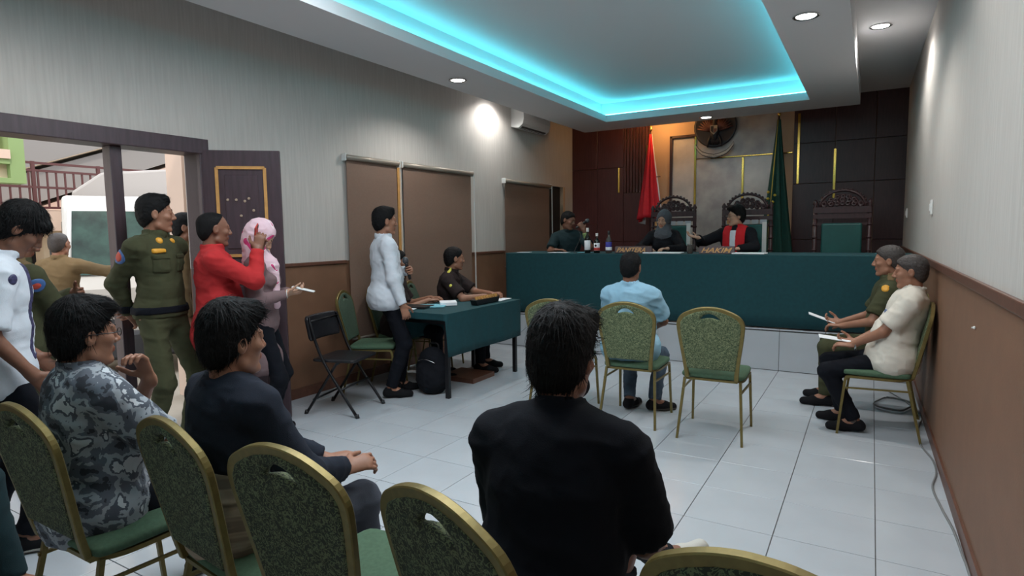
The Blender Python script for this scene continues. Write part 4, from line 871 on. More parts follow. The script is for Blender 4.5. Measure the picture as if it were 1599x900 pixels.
def person(lab, x, y, yaw, kind='stand', s=1.0, zb=0, seat=.46, lean=0, side_lean=0, head=(0, 0, 0), skin_='skin_tan', hair='short', hairm='hair_black', R=None, L=None, feet=None, shirt='fab_white', sleeve='long', hem=-.12, collar=True, loose=.014, belly=0, pants='fab_pants', shoe='shoe_black', sole=None, h=.011, hh=.005, wr=.008, socks=None, fem=False, wide=1.0, nostrands=True, legs=True, neckext=0, head_shift=(0, 0), brow=True, knee_pole=None, tuck=False):
    PERSON_N[0] += 1; sd = PERSON_N[0]
    base = A3((x, y, zb)); t_ = empty('person', base, lab, 'person')
    ca, sa = math.cos(math.radians(yaw)), math.sin(math.radians(yaw))
    X_ = A3((ca, -sa, 0)); Y_ = A3((sa, ca, 0)); Z_ = A3((0, 0, 1))
    def W(v): return base+X_*v[0]+Y_*v[1]+Z_*v[2]
    def Dv(v): return X_*v[0]+Y_*v[1]+Z_*v[2]
    la, sl = math.radians(lean), math.radians(side_lean)
    U = nrm(Dv((math.sin(sl), math.sin(la), math.cos(la)))); F_ = nrm(Y_-U*(Y_@U)); Xs = np.cross(F_, U); RT = np.array([Xs, F_, U])
    pz = (seat+.095) if kind == 'sit' else .93*s
    P0 = W((0, 0, pz)); def_T = lambda a, b, c: P0+(Xs*a+F_*b+U*c)*s
    neck = def_T(0, -.015+head_shift[1]*.3, .515); hc = neck+(F_*(.028+head_shift[1])+X_*head_shift[0]+nrm(U+Z_)*(.135+neckext))*s
    hy, hp, hr = [math.radians(a) for a in head]
    hf = nrm(X_*math.sin(hy)*math.cos(hp)+Y_*math.cos(hy)*math.cos(hp)-Z_*math.sin(hp)); hu = nrm(Z_*math.cos(hp)+(X_*math.sin(hy)+Y_*math.cos(hy))*math.sin(hp)); hx = np.cross(hf, hu)
    hx, hu = hx*math.cos(hr)+hu*math.sin(hr), hu*math.cos(hr)-hx*math.sin(hr); Rh = np.array([hx, hf, hu])
    HP, hpf = head_prims(hc, Rh, s, fem, wide)
    g = (.93 if fem else 1)*s
    sh = {1: def_T(.172*(.9 if fem else 1), 0, .435), -1: def_T(-.172*(.9 if fem else 1), 0, .435)}
    l1, l2 = .285*s, .25*s
    arms = {}
    for sg, A_ in ((1, R), (-1, L)):
        A_ = dict(A_ or {})
        if 'w' in A_: T = A3(A_['w'])
        else: T = W(A_.get('at', (sg*.235, .03, pz-.10*s) if kind == 'stand' else (sg*.13, .36, pz+.085)))
        E_, T = ik(sh[sg], T, l1, l2, Dv(A_.get('pole', (sg*.5, -1, -.35)))); d_ = nrm(T-E_)
        hd = nrm(Dv(A_['d'])) if 'd' in A_ else d_; hn = Dv(A_.get('n', (-sg, 0, -.0) if kind == 'stand' else (0, 0, -1)))
        arms[sg] = (sh[sg], E_, T, hd, hn, A_.get('curl', .35))
    hip = {sg: def_T(sg*.088, .01, -.035) for sg in (1, -1)}; ft = {}; 
    feet = feet or {}
    for sg in (1, -1):
        f = feet.get(sg, (sg*.10, 0, 0, sg*8) if kind == 'stand' else (sg*.12, .42, 0, sg*6)); an = W((f[0], f[1], f[2]+.085*s)); fy = math.radians(yaw+f[3]); fd = A3((math.sin(fy), math.cos(fy), 0))
        if len(f) > 4: fd = nrm(fd*math.cos(math.radians(f[4]))-Z_*math.sin(math.radians(f[4])))
        kn, an = ik(hip[sg], an, .43*s, .42*s, Dv(knee_pole[sg] if knee_pole else (sg*.12, 1, .35))); ft[sg] = (kn, an, fd)
    # torso
    def torso(m, k=.035):
        fw = 1+belly*.6
        return [el(def_T(0, -.0, 0), A3((.162*g*fw+m, .122*g+belly*.05+m, .125*s+m)), RT, k), el(def_T(0, .012+belly*.03, .15), A3((.142*g*fw+m, .108*g+belly*.06+m, .16*s+m)), RT, k),
                el(def_T(0, .0, .33), A3((.158*g+m, .112*g+m, .16*s+m)), RT, k), el(def_T(0, -.005, .425), A3((.165*g+m, .088*g+m, .075*s+m)), RT, k),
                rc(def_T(-.05, -.01, .475), sh[-1], .046*s+m*.6, .052*g+m*.6, k), rc(def_T(.05, -.01, .475), sh[1], .046*s+m*.6, .052*g+m*.6, k)] + ([el(def_T(sx*.06, .09, .31), (.06, .05, .06), RT, .03) for sx in (-1, 1)] if fem else [])
    neckp = [rc(neck-U*.03*s, hpf(0, -.022, -.055), .056*g, .053*g, .02)]
    body = torso(0)+neckp
    for sg in (1, -1):
        S_, E_, T, hd, hn, cu = arms[sg]; body += [rc(S_, E_, .048*g, .038*g, .03), rc(E_, T, .039*g, .025*g, .015)]
        if legs: kn, an, fd = ft[sg]; body += [rc(hip[sg], kn, .078*g, .052*g, .03), rc(kn, (kn+an)/2, .05*g, .048*g, .02), rc((kn+an)/2, an, .048*g, .033*g, .02), rc(an, an+fd*.1-Z_*.04, .035, .03, .02)]
    hands = []; fine = []
    for sg in (1, -1):
        S_, E_, T, hd, hn, cu = arms[sg]; hpz, tips = hand_prims(T, hd, hn, sg, cu, s*(.93 if fem else 1)); hands.append((sg, hpz, tips))
    full = body+HP+[q_ for _, hz, _ in hands for q_ in hz]
    boxes = []
    bl, bh = bounds(HP); bl = bl-.012; bh = bh+.012; bl[2] = min(bl[2], neck[2]-.0); boxes.append((bl, bh, hh))
    for sg, hz, _ in hands:
        a, b = bounds(hz); boxes.append((a-.012, b+.012, min(hh, .0055)))
    lo, hi = bounds(full); lo -= .04; hi += .04; hb_ = max(h, .011); F = field(full, lo, hi, hb_); V, Q = nets(F, lo, hb_)
    keep = np.ones(len(Q), bool)
    for a, b, q_ in boxes:
        i_ = ((V > a+1.2*hb_) & (V < b-1.2*hb_)).all(1); keep &= ~i_[Q].all(1)
    Vs = [V]; Qs = [Q[keep]]; off_ = len(V)
    for a, b, q_ in boxes:
        V2, Q2 = nets(field(full, a, b, q_), a, q_); Vs.append(V2); Qs.append(Q2+off_); off_ += len(V2)
    V = np.concatenate(Vs); Q = np.concatenate(Qs); used = np.zeros(len(V), bool); used[Q.ravel()] = True; mp_ = np.cumsum(used)-1; V = V[used]; Q = mp_[Q]
    bo = qmesh('body', V-base, Q, skin_, t_)
    # intrinsic colour of lips and ears
    q_ = (V-hc)@Rh.T/s; tone = np.ones((len(V), 4), np.float32); lip = (np.abs(q_[:, 0]) < .026) & (np.abs(q_[:, 2]+.0555) < .0105) & (q_[:, 1] > .078); tone[lip, :3] = (.95, .62, .60)
    at = bo.data.attributes.new('tone', 'FLOAT_COLOR', 'POINT'); at.data.foreach_set('color', tone.ravel())
    for sx in (-1, 1):
        ce = hpf(sx*.030, .0745, .0125); b = MB(); Rm = Matrix([list(hx), list(hu), list(hf)]).transposed(); rr = .0115*s; prof = [(math.sin(a)*rr, math.cos(a)*rr) for a in (2.4, 2.0, 1.6, 1.2, .85, .55, .5, .25, .02)]
        b.lathe(prof, ce-base, 14, R=Rm); fi = len(b.f); b.mi = [1 if (k//14) >= 5 else 0 for k in range(fi-2)]+[0, 1]; b.build('eye', ['eye_white', 'iris'], t_)
        if brow: MB().tube([hpf(sx*.014, .091, .030)-base, hpf(sx*.032, .089, .036)-base, hpf(sx*.048, .073, .031)-base], [.003, .0034, .0016], 5).build('eyebrow', hairm, t_)
    if hair:
        hp_ = hair_prims(hpf, Rh, s, wide, hair); ho, HV, HQ = surf('hair', hp_, hh, hairm, t_, base, wr=.004 if hair != 'bald' else .001, seed=sd, ws=42)
        strands(HV, vnormals(HV, HQ), hpf, Rh, hc, 2600 if not nostrands else 1100, base, hairm, ho, .045 if not nostrands else dict(bald=.010, short=.018, fade=.014).get(hair, .03), sd).matrix_parent_inverse = Matrix.Identity(4)
    # clothes
    m = loose
    T_ = torso(m)+[el(def_T(0, 0, min(0, hem+.10)) if not tuck else def_T(0, 0, .03), A3((.172*g*(1+belly*.6)+m*1.3, .132*g+belly*.05+m*1.3, .17)) if not tuck else A3((.155*g+m, .12*g+m, .12)), RT, .03), cut(def_T(0, 0, hem), -U, .006)]
    sl_len = {'long': 1.0, 'short': .0, 'half': .0}[sleeve]
    for sg in (1, -1):
        S_, E_, T, hd, hn, cu = arms[sg]
        if sleeve == 'long': T_ += [rc(S_, E_, .058*g+m*.5, .046*g+m*.6, .03), cc(E_, T-nrm(T-E_)*.012, .046*g+m*.6, .034*g+m*.4, .02), rc(E_, E_, .047*g+m*.6, k=.02)]
        else: T_ += [cc(S_, S_+(E_-S_)*(.80 if sleeve == 'short' else .90), .058*g+m*.6, .058*g+m*.9, .03)]
    if collar: T_ += [tor(neck+U*.012*s-F_*.0+F_*.008, RT, .0625*g, .0065, .024*s, .004, 1.12)]
    else: T_ += [tor(neck-U*.004*s, RT, .066*g, .007, .008, .012, 1.1)]
    so, SV, SQ = surf('robe' if 'robe' in shirt else 'shirt', T_, min(h, .010), shirt, t_, base, wr=wr, seed=sd)
    if pants and legs:
        G_ = [el(def_T(0, 0, -.01), A3((.158*g*(1+belly*.5), .124*g+belly*.04, .13*s)), RT, .03)]
        for sg in (1, -1):
            kn, an, fd = ft[sg]; G_ += [rc(hip[sg], kn, .080*g, .066*g, .035), cc(kn, an+nrm(kn-an)*.015, .064*g, .052*g, .02), rc(kn, kn, .066*g, k=.02)]
        G_ += [cut(def_T(0, 0, .10), U, .006)]; surf('trousers', G_, h, pants, t_, base, wr=wr*1.0, seed=sd+5)
    if legs:
        for sg in (1, -1):
            kn, an, fd = ft[sg]; up_ = nrm(Z_-fd*(Z_@fd)); bt_ = an-up_*.085*s
            Rf = np.array([np.cross(fd, up_), fd, up_])
            SP = [rc(bt_-fd*.035+up_*.045, bt_+fd*.08+up_*.040, .038*s, .043*s, .02), rc(bt_+fd*.08+up_*.03, bt_+fd*.165*s+up_*.028, .042*s, .034*s, .02), rc(bt_-fd*.03+up_*.05, an-fd*.01, .038*s, .042*s, .02), cut(bt_+up_*.004, -up_, .004), cut(an+up_*.012, up_, .006)]
            f_, _, _ = surf('shoe', SP, .008, shoe, t_, base)
            if sole: surf('sole', SP[:2]+[cut(bt_+up_*.002, -up_, .003), cut(bt_+up_*.022, up_, .003)], .007, sole, f_, base, off=.003)
            if socks: surf('sock', [cc(an-up_*.01, an+nrm(kn-an)*.09, .042*s, .045*s)], .009, socks, t_, base)
    info = dict(t=t_, base=base, T=T_, fT=def_T, Xs=Xs, F=F_, U=U, arms=arms, hands=hands, hpf=hpf, Rh=Rh, s=s, hc=hc, wr=wr, sd=sd, neck=neck, sh=sh, ft=ft, W=W, hip=hip)
    return info
def overlay(P_, name, m, centre, rad, off=.005, region=None, h=.006, prims=None):
    """a thin layer lying on the garment, limited to a region"""
    c = A3(centre); lo = c-rad-.02; hi = c+rad+.02
    if region is None: region = lambda X, Y, Z: np.sqrt((X-c[0])**2+(Y-c[1])**2+(Z-c[2])**2)-rad
    return surf(name, prims or P_['T'], h, m, P_['t'], P_['base'], off=off, region=region, lo=lo, hi=hi, wr=P_['wr'], seed=P_['sd'])[0]
def slab(P_, c, ax):   # box region in torso frame; c centre, ax half sizes (side, front, up)
    c = A3(c); R_ = (P_['Xs'], P_['F'], P_['U'])
    def f(X, Y, Z):
        d = -1e9
        for a, hs in zip(R_, ax): d = np.maximum(d, np.abs((X-c[0])*a[0]+(Y-c[1])*a[1]+(Z-c[2])*a[2])-hs)
        return d
    return f
def armpatch(P_, sg, fr, out, m, rad, name='sleeve_patch', off=.005):
    S_, E_ = P_['arms'][sg][:2]; c = S_+(E_-S_)*fr+A3(out)*.06; return overlay(P_, name, m, c, rad, off)
def at(P_, a, b, c): return P_['fT'](a, b, c)
def epaulettes(P_, m):
    for sg in (1, -1):
        c = (P_['sh'][sg]*.62+P_['neck']*.38)+P_['U']*.05; overlay(P_, 'epaulette', m, c, .06, .006, slab(P_, c, (.045, .022, .05)), .007)
def pocket(P_, sg, m, flapm=None):
    c = at(P_, sg*.08, .11, .33); overlay(P_, 'chest_pocket', m, c, .09, .007, slab(P_, c, (.05, .07, .055)), .008)
    c = at(P_, sg*.08, .11, .375); overlay(P_, 'pocket_flap', flapm or m, c, .08, .012, slab(P_, c, (.052, .07, .016)), .007)
def placket(P_, m='fab_white', nb=6):
    c = at(P_, 0, .12, .2); overlay(P_, 'placket', m, c, .27, .004, slab(P_, c, (.014, .12, .25)), .009)
def glasses(P_, m='lens_frame'):
    p = P_['hpf']; b_ = Vector(P_['base']); b = MB(); v = lambda *a: Vector(p(*a))-b_
    for sx in (-1, 1):
        b.tube([v(sx*.032+.021*math.cos(a), .104+.004*math.cos(a)*0, .010+.015*math.sin(a)) for a in [2*PI*k/16 for k in range(16)]], .0016, 5, closed=True); b.tube([v(sx*.053, .103, .014), v(sx*.078, .07, .012), v(sx*.086, -.01, .010), v(sx*.085, -.03, -.004)], .0018, 5)
    b.tube([v(-.012, .105, .013), v(.012, .105, .013)], .0016, 5); b.build('eyeglasses', m, P_['t'])
def phone(lab, c, R_, m='black_plastic', grp=None):
    o = MB().box((0, 0, 0), (.075, .009, .155), ch=.003).build('phone_body', m, None); t_ = empty('smartphone', c, lab, 'phone'); o.parent = t_; t_.rotation_euler = R_
    MB().box((0, -.0055, 0), (.068, .001, .14)).build('screen', 'windscreen', t_); MB().box((-.02, .006, .06), (.02, .004, .02)).build('camera_bump', 'truck_gray', t_); return t_
def palm(P_, sg):
    S_, E_, T, d, n, cu = P_['arms'][sg]; d = nrm(d); n = nrm(n-d*(n@d)); return T+d*.075+n*.030, np.cross(d, n)*sg
def mic(lab, a, b_, cable=None):
    a = Vector(a); b_ = Vector(b_); t_ = empty('microphone', a, lab, 'microphone'); d = (b_-a).normalized(); q_ = d.to_track_quat('Z', 'Y').to_matrix(); L_ = (b_-a).length
    MB().lathe([(.012, 0), (.014, .02), (.016, L_*.7), (.020, L_*.8)], (0, 0, 0), 14, R=q_).build('mic_handle', 'black_plastic', t_)
    MB().lathe([(.02, L_*.78), (.028, L_*.85), (.027, L_*.97), (.016, L_*1.06), (.002, L_*1.08)], (0, 0, 0), 14, R=q_).build('mic_head', 'truck_gray', t_)
    if cable: MB().tube(smooth([Vector(c)-a for c in cable], 6), .004, 5).build('mic_cable', 'black_plastic', t_)
    return t_
# 1 man in white shirt, far left
P1 = person('person in white short-sleeved shirt and lanyard standing at far left, head bowed', -3.43, 1.15, 20, s=.95, head_shift=(0, .05), head=(0, 38, 0), skin_='skin_dark', hair='fringe', sleeve='half', hem=-.16, shirt='fab_white', lean=4, R=dict(at=(.21, .12, .84), pole=(.3, -1, -.3)), L=dict(at=(-.22, .14, .86)), feet={1: (.11, .05, 0, 10), -1: (-.09, -.12, 0, -5)}, sole='sole_white', hh=.004, h=.010, neckext=-.005, nostrands=False)
c = at(P1, .06, .13, .25); overlay(P1, 'lanyard', 'lanyard', c, .28, .006, slab(P1, c, (.010, .12, .22)), .007); c = at(P1, -.06, .13, .25); overlay(P1, 'lanyard', 'lanyard', c, .28, .006, slab(P1, c, (.010, .12, .22)), .007)
armpatch(P1, 1, .2, (.6, .6, .5), 'lanyard', .03, 'shoulder_print')
# 2 officer behind him
P2 = person('officer in olive with folded arms standing just behind the white-shirted person at far left', -4.07, 1.49, 2, s=.91, head=(10, 22, 0), skin_='skin_dark', shirt='fab_olive', pants='fab_olive', R=dict(at=(-.06, .20, 1.10), pole=(1, -.2, -.6), d=(-1, .1, .1), n=(0, -1, 0)), L=dict(at=(.05, .24, 1.13), pole=(-1, -.2, -.6), d=(1, .1, 0), n=(0, -1, 0)), hh=.006)
armpatch(P2, 1, .25, (.7, -.5, .2), 'patch_blue', .042); armpatch(P2, 1, .25, (.7, -.5, .2), 'patch_red', .028, off=.009); epaulettes(P2, 'fab_khaki')
# 3 man outside by the truck
P3 = person('balding person in a brown shirt outside by the truck, one arm stretched to the post', -6.25, 2.60, -30, s=.88, hair='bald', hairm='hair_gray', shirt='fab_khaki', pants='fab_pants', R=dict(at=(.52, .25, 1.20), pole=(.3, -.6, -1), d=(1, .4, .1), n=(0, 1, 0)), skin_='skin_tan', hh=.007, h=.013, head=(0, 5, 0))
# 5 officer hands behind his back
P5 = person('officer in dark olive uniform with sleeve patch standing in the doorway, hands behind back', -4.10, 2.27, 72, s=1.01, head=(-42, 2, 0), hair='tuft', skin_='skin_tan', shirt='fab_olive', pants='fab_olive', hem=-.02, tuck=True, R=dict(at=(.05, -.20, .93), pole=(.55, -.9, 0), d=(-.7, -.1, -.6), n=(0, -1, 0)), L=dict(at=(-.04, -.21, .97), pole=(-.55, -.9, 0), d=(.8, -.1, -.3), n=(0, -1, 0)), feet={1: (.16, 0, 0, 12), -1: (-.16, .02, 0, -12)}, hh=.0045, h=.010, wr=.010)
armpatch(P5, 1, .28, (.0, -1, .15), 'patch_blue', .045); armpatch(P5, 1, .28, (.0, -1, .15), 'patch_red', .030, off=.009)
epaulettes(P5, 'fab_olive'); pocket(P5, 1, 'fab_olive'); pocket(P5, -1, 'fab_olive')
c = at(P5, .085, .12, .415); overlay(P5, 'gold_badge', 'patch_gold', c, .06, .010, slab(P5, c, (.04, .06, .014)), .006)
for sg in (1, -1): c = at(P5, sg*.055, .07, .475); overlay(P5, 'collar_badge', 'patch_gold', c, .022, .010)
c = at(P5, 0, 0, .03); overlay(P5, 'belt', 'fab_black', c, .25, .008, slab(P5, c, (.3, .3, .024)), .009)
# 6 officer behind him
P6 = person('officer in khaki uniform with orange badge outside the doorway behind the olive officer', -4.78, 2.88, 40, s=.96, head=(0, 0, 0), hair='short', shirt='fab_khaki', pants='fab_khaki', hem=-.02, tuck=True, hh=.006, h=.012)
armpatch(P6, 1, .12, (.3, -.9, .4), 'patch_gold', .045); pocket(P6, 1, 'fab_khaki')
# 7 red shirt
P7 = person('person in a red long-sleeved shirt raising a phone in front of the open door leaf', -3.80, 2.48, 30, s=.945, head=(-8, 4, 0), hair='bald', hairm='hair_black', skin_='skin_dark', shirt='fab_red', hem=-.20, belly=.35, loose=.02, pants='fab_pants', R=dict(at=(.13, .26, 1.36), pole=(.5, .1, -1), d=(-.15, .25, 1), n=(-.8, .2, .1), curl=.5), L=dict(at=(-.02, .28, 1.33), pole=(-.6, .1, -1), d=(.3, .25, 1), n=(.8, .1, 0), curl=.5), hh=.0045, h=.010, wr=.012)
phone('smartphone with a pink case held up by the person in red', P7['arms'][1][2]+A3((-.05, .03, .09)), (-.2, math.radians(25), -.9), 'label_red')
# 8 woman in pink headscarf
P8 = person('woman in pink and white headscarf and mauve tunic looking at her phone', -3.74, 2.78, 48, s=.91, fem=True, head=(0, 38, 0), hair=None, shirt='fab_mauve', hem=-.42, collar=False, pants='fab_pants', R=dict(at=(.12, .20, 1.04), pole=(.8, -.5, -1), d=(-.05, 1, .1), n=(-.3, 0, 1), curl=.45), L=dict(at=(-.08, .18, 1.04), pole=(-.8, -.5, -1), d=(.2, 1, .1), n=(.3, 0, 1), curl=.4), hh=.0055, skin_='skin_light')
def hijab(P_, m, drape_=True, name='headscarf'):
    p = P_['hpf']; Rh = P_['Rh']; s = P_['s']
    H_ = [el(p(0, -.018, .025), A3((.096, .115, .125))*s, Rh, .03), rc(p(0, -.02, -.06), P_['neck']+P_['U']*.02, .082*s, .10*s, .04), el(P_['fT'](0, .01, .44), A3((.15, .12, .10))*s, None, .05), sub(p(0, .125, -.006), A3((.058, .092, .088))*s, Rh, .012)]
    if drape_: H_ += [rc(P_['fT'](.05, .115, .42), P_['fT'](.06, .13, .12), .035, .025, .03)]
    return surf(name, H_, .0065, m, P_['t'], P_['base'], wr=.007, seed=P_['sd'], ws=16)[0]
hijab(P8, 'fab_pinkscarf'); hd = P8['hands'][0][2][1]
phone('smartphone held out low by the woman in the pink headscarf', P8['arms'][1][2]+P8['F']*.11+A3((0, 0, .03)), (math.radians(75), 0, -math.radians(48)), 'white_plastic')
MB().tube([tuple(Vector(P8['arms'][1][2]-P8['base'])+Vector((.03*math.cos(a)*.7, -.03*math.cos(a)*.7, .03*math.sin(a)))) for a in [2*PI*k/14 for k in range(14)]], .003, 5, closed=True).build('bracelet', 'white_plastic', P8['t'])
# 10 standing man in white
P10 = person('person in white long-sleeved shirt standing by the green desk with a microphone', -3.70, 4.03, 36, s=.985, head=(-6, 2, 0), hair='tuft', shirt='fab_white', hem=-.13, belly=.25, loose=.018, R=dict(at=(.25, .10, .80), pole=(.3, -1, 0), curl=.5), L=dict(at=(-.02, .21, 1.12), pole=(-1, -.1, -1), d=(1, .15, .1), n=(.1, -1, -.2), curl=1.0), hh=.005, h=.010, wr=.009, feet={1: (.10, .0, 0, 12), -1: (-.1, .12, 0, 0)})
c, ax_ = palm(P10, -1); mic('black microphone held at chest height by the standing person in white', c-ax_*.08, c+ax_*.11)
c = at(P10, .08, .12, .34); overlay(P10, 'chest_pocket', 'fab_white', c, .09, .007, slab(P10, c, (.05, .08, .055)), .008)
# 11, 12 seated at the desk
P11 = person('officer in brown uniform seated behind the desk, mostly hidden by the standing person in white', -4.06, 4.54, 52, 'sit', s=.95, head=(0, 5, 0), shirt='fab_brownuni', pants='fab_pants', R=dict(at=(.14, .34, .80), d=(-.3, 1, 0)), L=dict(at=(-.1, .36, .80), d=(.3, 1, 0)), hh=.006, h=.012, sleeve='short', lean=3)
P12 = person('officer in dark brown uniform with yellow shoulder marks seated at the green desk', -3.90, 5.13, 68, 'sit', s=.98, head=(-28, 4, 0), shirt='fab_brownuni', pants='fab_pants', sleeve='short', R=dict(at=(.12, .48, .80), pole=(1, -.3, -.8), d=(-.5, 1, 0), curl=.4), L=dict(at=(-.02, .52, .81), pole=(-1, -.3, -.8), d=(.25, 1, .1), curl=.6), lean=12, hh=.0055, h=.010)
for sg in (1, -1):
    c = (P12['sh'][sg]*.62+P12['neck']*.38)+P12['U']*.05; overlay(P12, 'epaulette', 'patch_yellow', c, .06, .007, slab(P12, c, (.038, .011, .05)), .006)
armpatch(P12, 1, .3, (.5, -.8, 0), 'patch_yellow', .022)
# 13 man at left end of the bench
P13 = person('person in a dark shirt at the left end of the bench speaking into a microphone', -3.50, 7.42, 160, 'sit', s=.96, zb=.43, head=(-60, 14, 6), skin_='skin_dark', shirt='fab_darkteal', sleeve='short', pants='fab_pants', lean=14, R=dict(at=(.12, .50, .79), pole=(.8, -.2, -1), d=(-1, .2, 0), curl=.3), L=dict(at=(-.22, .36, 1.04), pole=(-.6, .4, -1), d=(.5, .05, .8), n=(.3, -1, 0), curl=.9), hh=.0065, h=.012)
w_ = P13['arms'][-1][2]; c, ax_ = palm(P13, -1); mic('black microphone in the hand of the person at the left end of the bench', c-ax_*.07, c+ax_*.12, [tuple(c-ax_*.07), tuple(c+A3((.05, -.1, -.14))), (float(c[0])+.08, 6.80, bz+.01), (float(c[0])+.14, 6.8, bz+.008)])
surf('sleeve_cuff', [cc(P13['arms'][-1][1]+(w_-P13['arms'][-1][1])*.55, P13['arms'][-1][1]+(w_-P13['arms'][-1][1])*.85, .04, .038)], .008, 'lime_green', P13['t'], P13['base'])
# 14 woman clerk, 15 judge
P14 = person('woman in a grey headscarf and black robe seated behind the PANITERA sign', -2.26, 7.62, 176, 'sit', s=.92, zb=.43, fem=True, head=(8, 14, 8), skin_='skin_light', hair=None, shirt='fab_robe', collar=False, loose=.025, pants='fab_pants', lean=8, R=dict(at=(.12, .40, .80), pole=(1, 0, -.6)), L=dict(at=(-.12, .40, .80), pole=(-1, 0, -.6)), hh=.0055, h=.012)
hijab(P14, 'fab_scarf', False)
P15 = person('judge in black and red robe with white bib and glasses behind the HAKIM sign', -1.40, 7.64, 188, 'sit', s=.95, zb=.43, head=(52, 2, 0), skin_='skin_light', hair='thick', shirt='fab_robe', loose=.03, pants='fab_pants', collar=True, R=dict(at=(.33, .36, .93), pole=(1, -.1, -.6), d=(.75, .15, .2), n=(0, .2, 1), curl=.25), L=dict(at=(-.15, .40, .80), pole=(-1, 0, -.6)), hh=.0055, h=.011, wr=.004)
for sg in (1, -1): c = at(P15, sg*.085, .06, .34); overlay(P15, 'red_panel', 'fab_judgered', c, .24, .008, slab(P15, c, (.050, .17, .21)), .008)
c = at(P15, 0, .12, .30); overlay(P15, 'white_bib', 'fab_white', c, .2, .014, slab(P15, c, (.032, .12, .17)), .007); glasses(P15)
# 16 light blue shirt
P16 = person('person in light blue shirt and jeans seated mid-room with back to the camera', -1.585, 4.46, -4, 'sit', s=.94, head=(4, 10, 0), skin_='skin_dark', hair='short', shirt='fab_blue', sleeve='short', hem=-.10, belly=.45, loose=.024, pants='fab_jeans', shoe='shoe_black', sole='sole_dark', R=dict(at=(.10, .32, .66), pole=(1, -.4, -.5), d=(-.6, .8, 0)), L=dict(at=(-.08, .32, .66), pole=(-1, -.4, -.5), d=(.6, .8, 0)), feet={1: (.14, .22, 0, 55), -1: (-.06, .20, 0, 12)}, hh=.005, h=.010, wr=.011, lean=-1)
# 4 camouflage shirt
P4 = person('person in grey camouflage shirt and glasses seated at the left front, hand near chin', -2.37, 1.03, 6, 'sit', s=.94, seat=.42, neckext=-.02, head=(2, 3, 0), skin_='skin_tan', hair='thick', shirt='fab_camo', sleeve='half', hem=-.12, belly=.35, loose=.022, lean=0, R=dict(at=(.10, .36, .66), pole=(1, -.5, -.6), d=(-.5, .9, 0)), L=dict(at=(.03, .20, .92), pole=(-.6, .5, -1), d=(-.05, -.3, .9), n=(.4, -1, 0), curl=.7), hh=.0035, h=.009, wr=.011, nostrands=False, sole='sole_white', shoe='shoe_black', pants='fab_pants')
glasses(P4)
# 9 dark grey sweater
P9 = person('person in charcoal sweater seated on the second front chair from the left', -1.77, 1.18, 8, 'sit', s=.94, seat=.42, neckext=-.02, head=(2, 2, 0), skin_='skin_tan', hair='thick', shirt='fab_charcoal', sleeve='long', collar=False, hem=.13, loose=.022, R=dict(at=(.14, .33, .62), pole=(.6, -.7, -.5), d=(.3, .9, .1), n=(-.6, 0, -.8), curl=.5), L=dict(at=(.02, .33, .63), pole=(-1, -.4, -.5), d=(.5, .9, 0)), pants='fab_greyjean', hh=.0035, h=.009, wr=.009, nostrands=False, wide=1.0, lean=1, sole='sole_white')
surf('shirt_tail', [el(P9['fT'](0, -.01, .06), (.190, .160, .20), np.array([P9['Xs'], P9['F'], P9['U']]), .02), cut(P9['fT'](0, 0, -.085), -P9['U'])], .008, 'fab_stripe', P9['t'], P9['base'], wr=.014, seed=4)
# 17 black shirt in the foreground
P17 = person('person in a black short-sleeved shirt seated in the centre foreground, seen from behind', -.66, 1.24, -10, 'sit', s=.98, seat=.41, head=(12, 6, 0), skin_='skin_dark', hair='thick', shirt='fab_black', sleeve='half', hem=-.12, collar=True, belly=.3, loose=.026, lean=18, R=dict(at=(.16, .42, .58), pole=(.45, -.7, -.8), d=(-.2, 1, -.3)), L=dict(at=(-.06, .42, .66), pole=(-.2, -.5, -1), d=(.4, .9, 0)), pants='fab_black', feet={1: (.2, .72, .24, 45, -15), -1: (-.12, .42, 0, -6)}, shoe='sole_white', sole='sole_dark', hh=.003, h=.009, wr=.008, nostrands=False, socks='skin_sock')
# mask strap under the chin
b = MB(); p_ = P17['hpf']; v_ = lambda *a: Vector(p_(*a))-Vector(P17['base'])
surf('face_mask', [el(p_(0, .058, -.075), A3((.050, .052, .040)), P17['Rh'], .02), cut(p_(0, .0, -.052), P17['Rh'][2]), cut(p_(0, .03, 0), -P17['Rh'][1])], .004, 'fab_black', P17['t'], P17['base'])
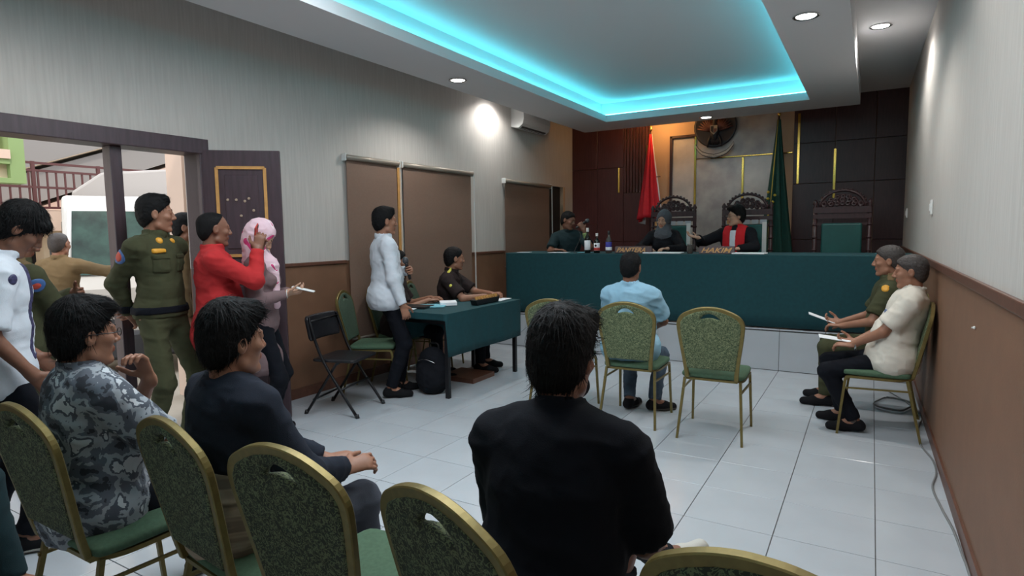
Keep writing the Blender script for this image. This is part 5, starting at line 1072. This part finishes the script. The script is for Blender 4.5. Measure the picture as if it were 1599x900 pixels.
# 18, 19 at the right wall
P18 = person('grey-haired person in cream short-sleeved shirt seated at the right wall holding paper', .16, 4.98, -90, 'sit', s=.93, neckext=-.015, head=(0, 6, 0), skin_='skin_tan', hair='fade', hairm='hair_gray', shirt='fab_cream', sleeve='short', hem=-.13, belly=.45, loose=.022, lean=-12, R=dict(at=(.07, .24, .62), pole=(.7, -.6, -.6), d=(-.3, 1, .0), curl=.5, n=(-.6, 0, .8)), L=dict(at=(-.10, .26, .62), pole=(-.8, -.6, -.6), d=(.2, 1, 0), n=(.2, 0, -1), curl=.5), feet={1: (.1, .30, 0, 4), -1: (-.12, .22, 0, -4)}, socks='fab_greyshirt', hh=.0045, h=.010, wr=.009, head_shift=(0, .02))
P19 = person('seated officer in olive uniform beyond the cream-shirted person at the right wall', .14, 5.60, -90, 'sit', s=.97, head=(0, 4, 0), skin_='skin_tan', hair='short', hairm='hair_gray', shirt='fab_olive', sleeve='short', hem=-.12, belly=.3, loose=.02, lean=1, pants='fab_olive', R=dict(at=(.10, .34, .67), pole=(.7, -.6, -.6), d=(-.3, 1, .1), n=(-.6, 0, .8), curl=.5), L=dict(at=(-.12, .32, .67), pole=(-.8, -.6, -.6), d=(.2, 1, 0), curl=.5), hh=.0055, h=.011)
armpatch(P19, -1, .12, (-.2, -.6, .6), 'patch_gold', .035); epaulettes(P19, 'fab_khaki')
c = at(P18, -.07, .13, .32); overlay(P18, 'chest_print', 'fab_label', c, .05, .006, slab(P18, c, (.035, .06, .012)), .006)
w_ = P18['arms'][-1][2]; MB().tube([tuple(Vector(w_-P18['base'])+Vector((.028, .033*math.cos(a), .033*math.sin(a)))) for a in [2*PI*k/16 for k in range(16)]], .006, 6, closed=True).build('wristwatch', 'chrome', P18['t'])
def held(lab, c, rz, tilt, sx=.21, sy=.15):
    o = MB().box((0, 0, 0), (sx, sy, .004)).build('paper_sheet', 'paper', None, c); o.rotation_euler = (tilt[0], tilt[1], rz); tag(o, lab, 'paper')
held('folded white sheet held by the person in the cream shirt on the right', tuple(P18['arms'][1][2]+A3((-.13, -.03, .02))), .1, (0, .12))
held('folded white sheet held higher by the olive officer on the right', tuple(P19['arms'][1][2]+A3((-.14, -.02, .03))), .1, (.0, .35))
# wedge of a dark trousered person entering at the left edge
P20 = person('person in dark green trousers at the left front edge, mostly out of the picture', -3.18, .80, 10, s=.98, feet={1: (.24, .2, 0, 30), -1: (-.12, -.1, 0, 0)}, head=(0, 0, 0), shirt='fab_olive', pants='fab_darkteal', shoe='sole_dark', hh=.007, h=.012)
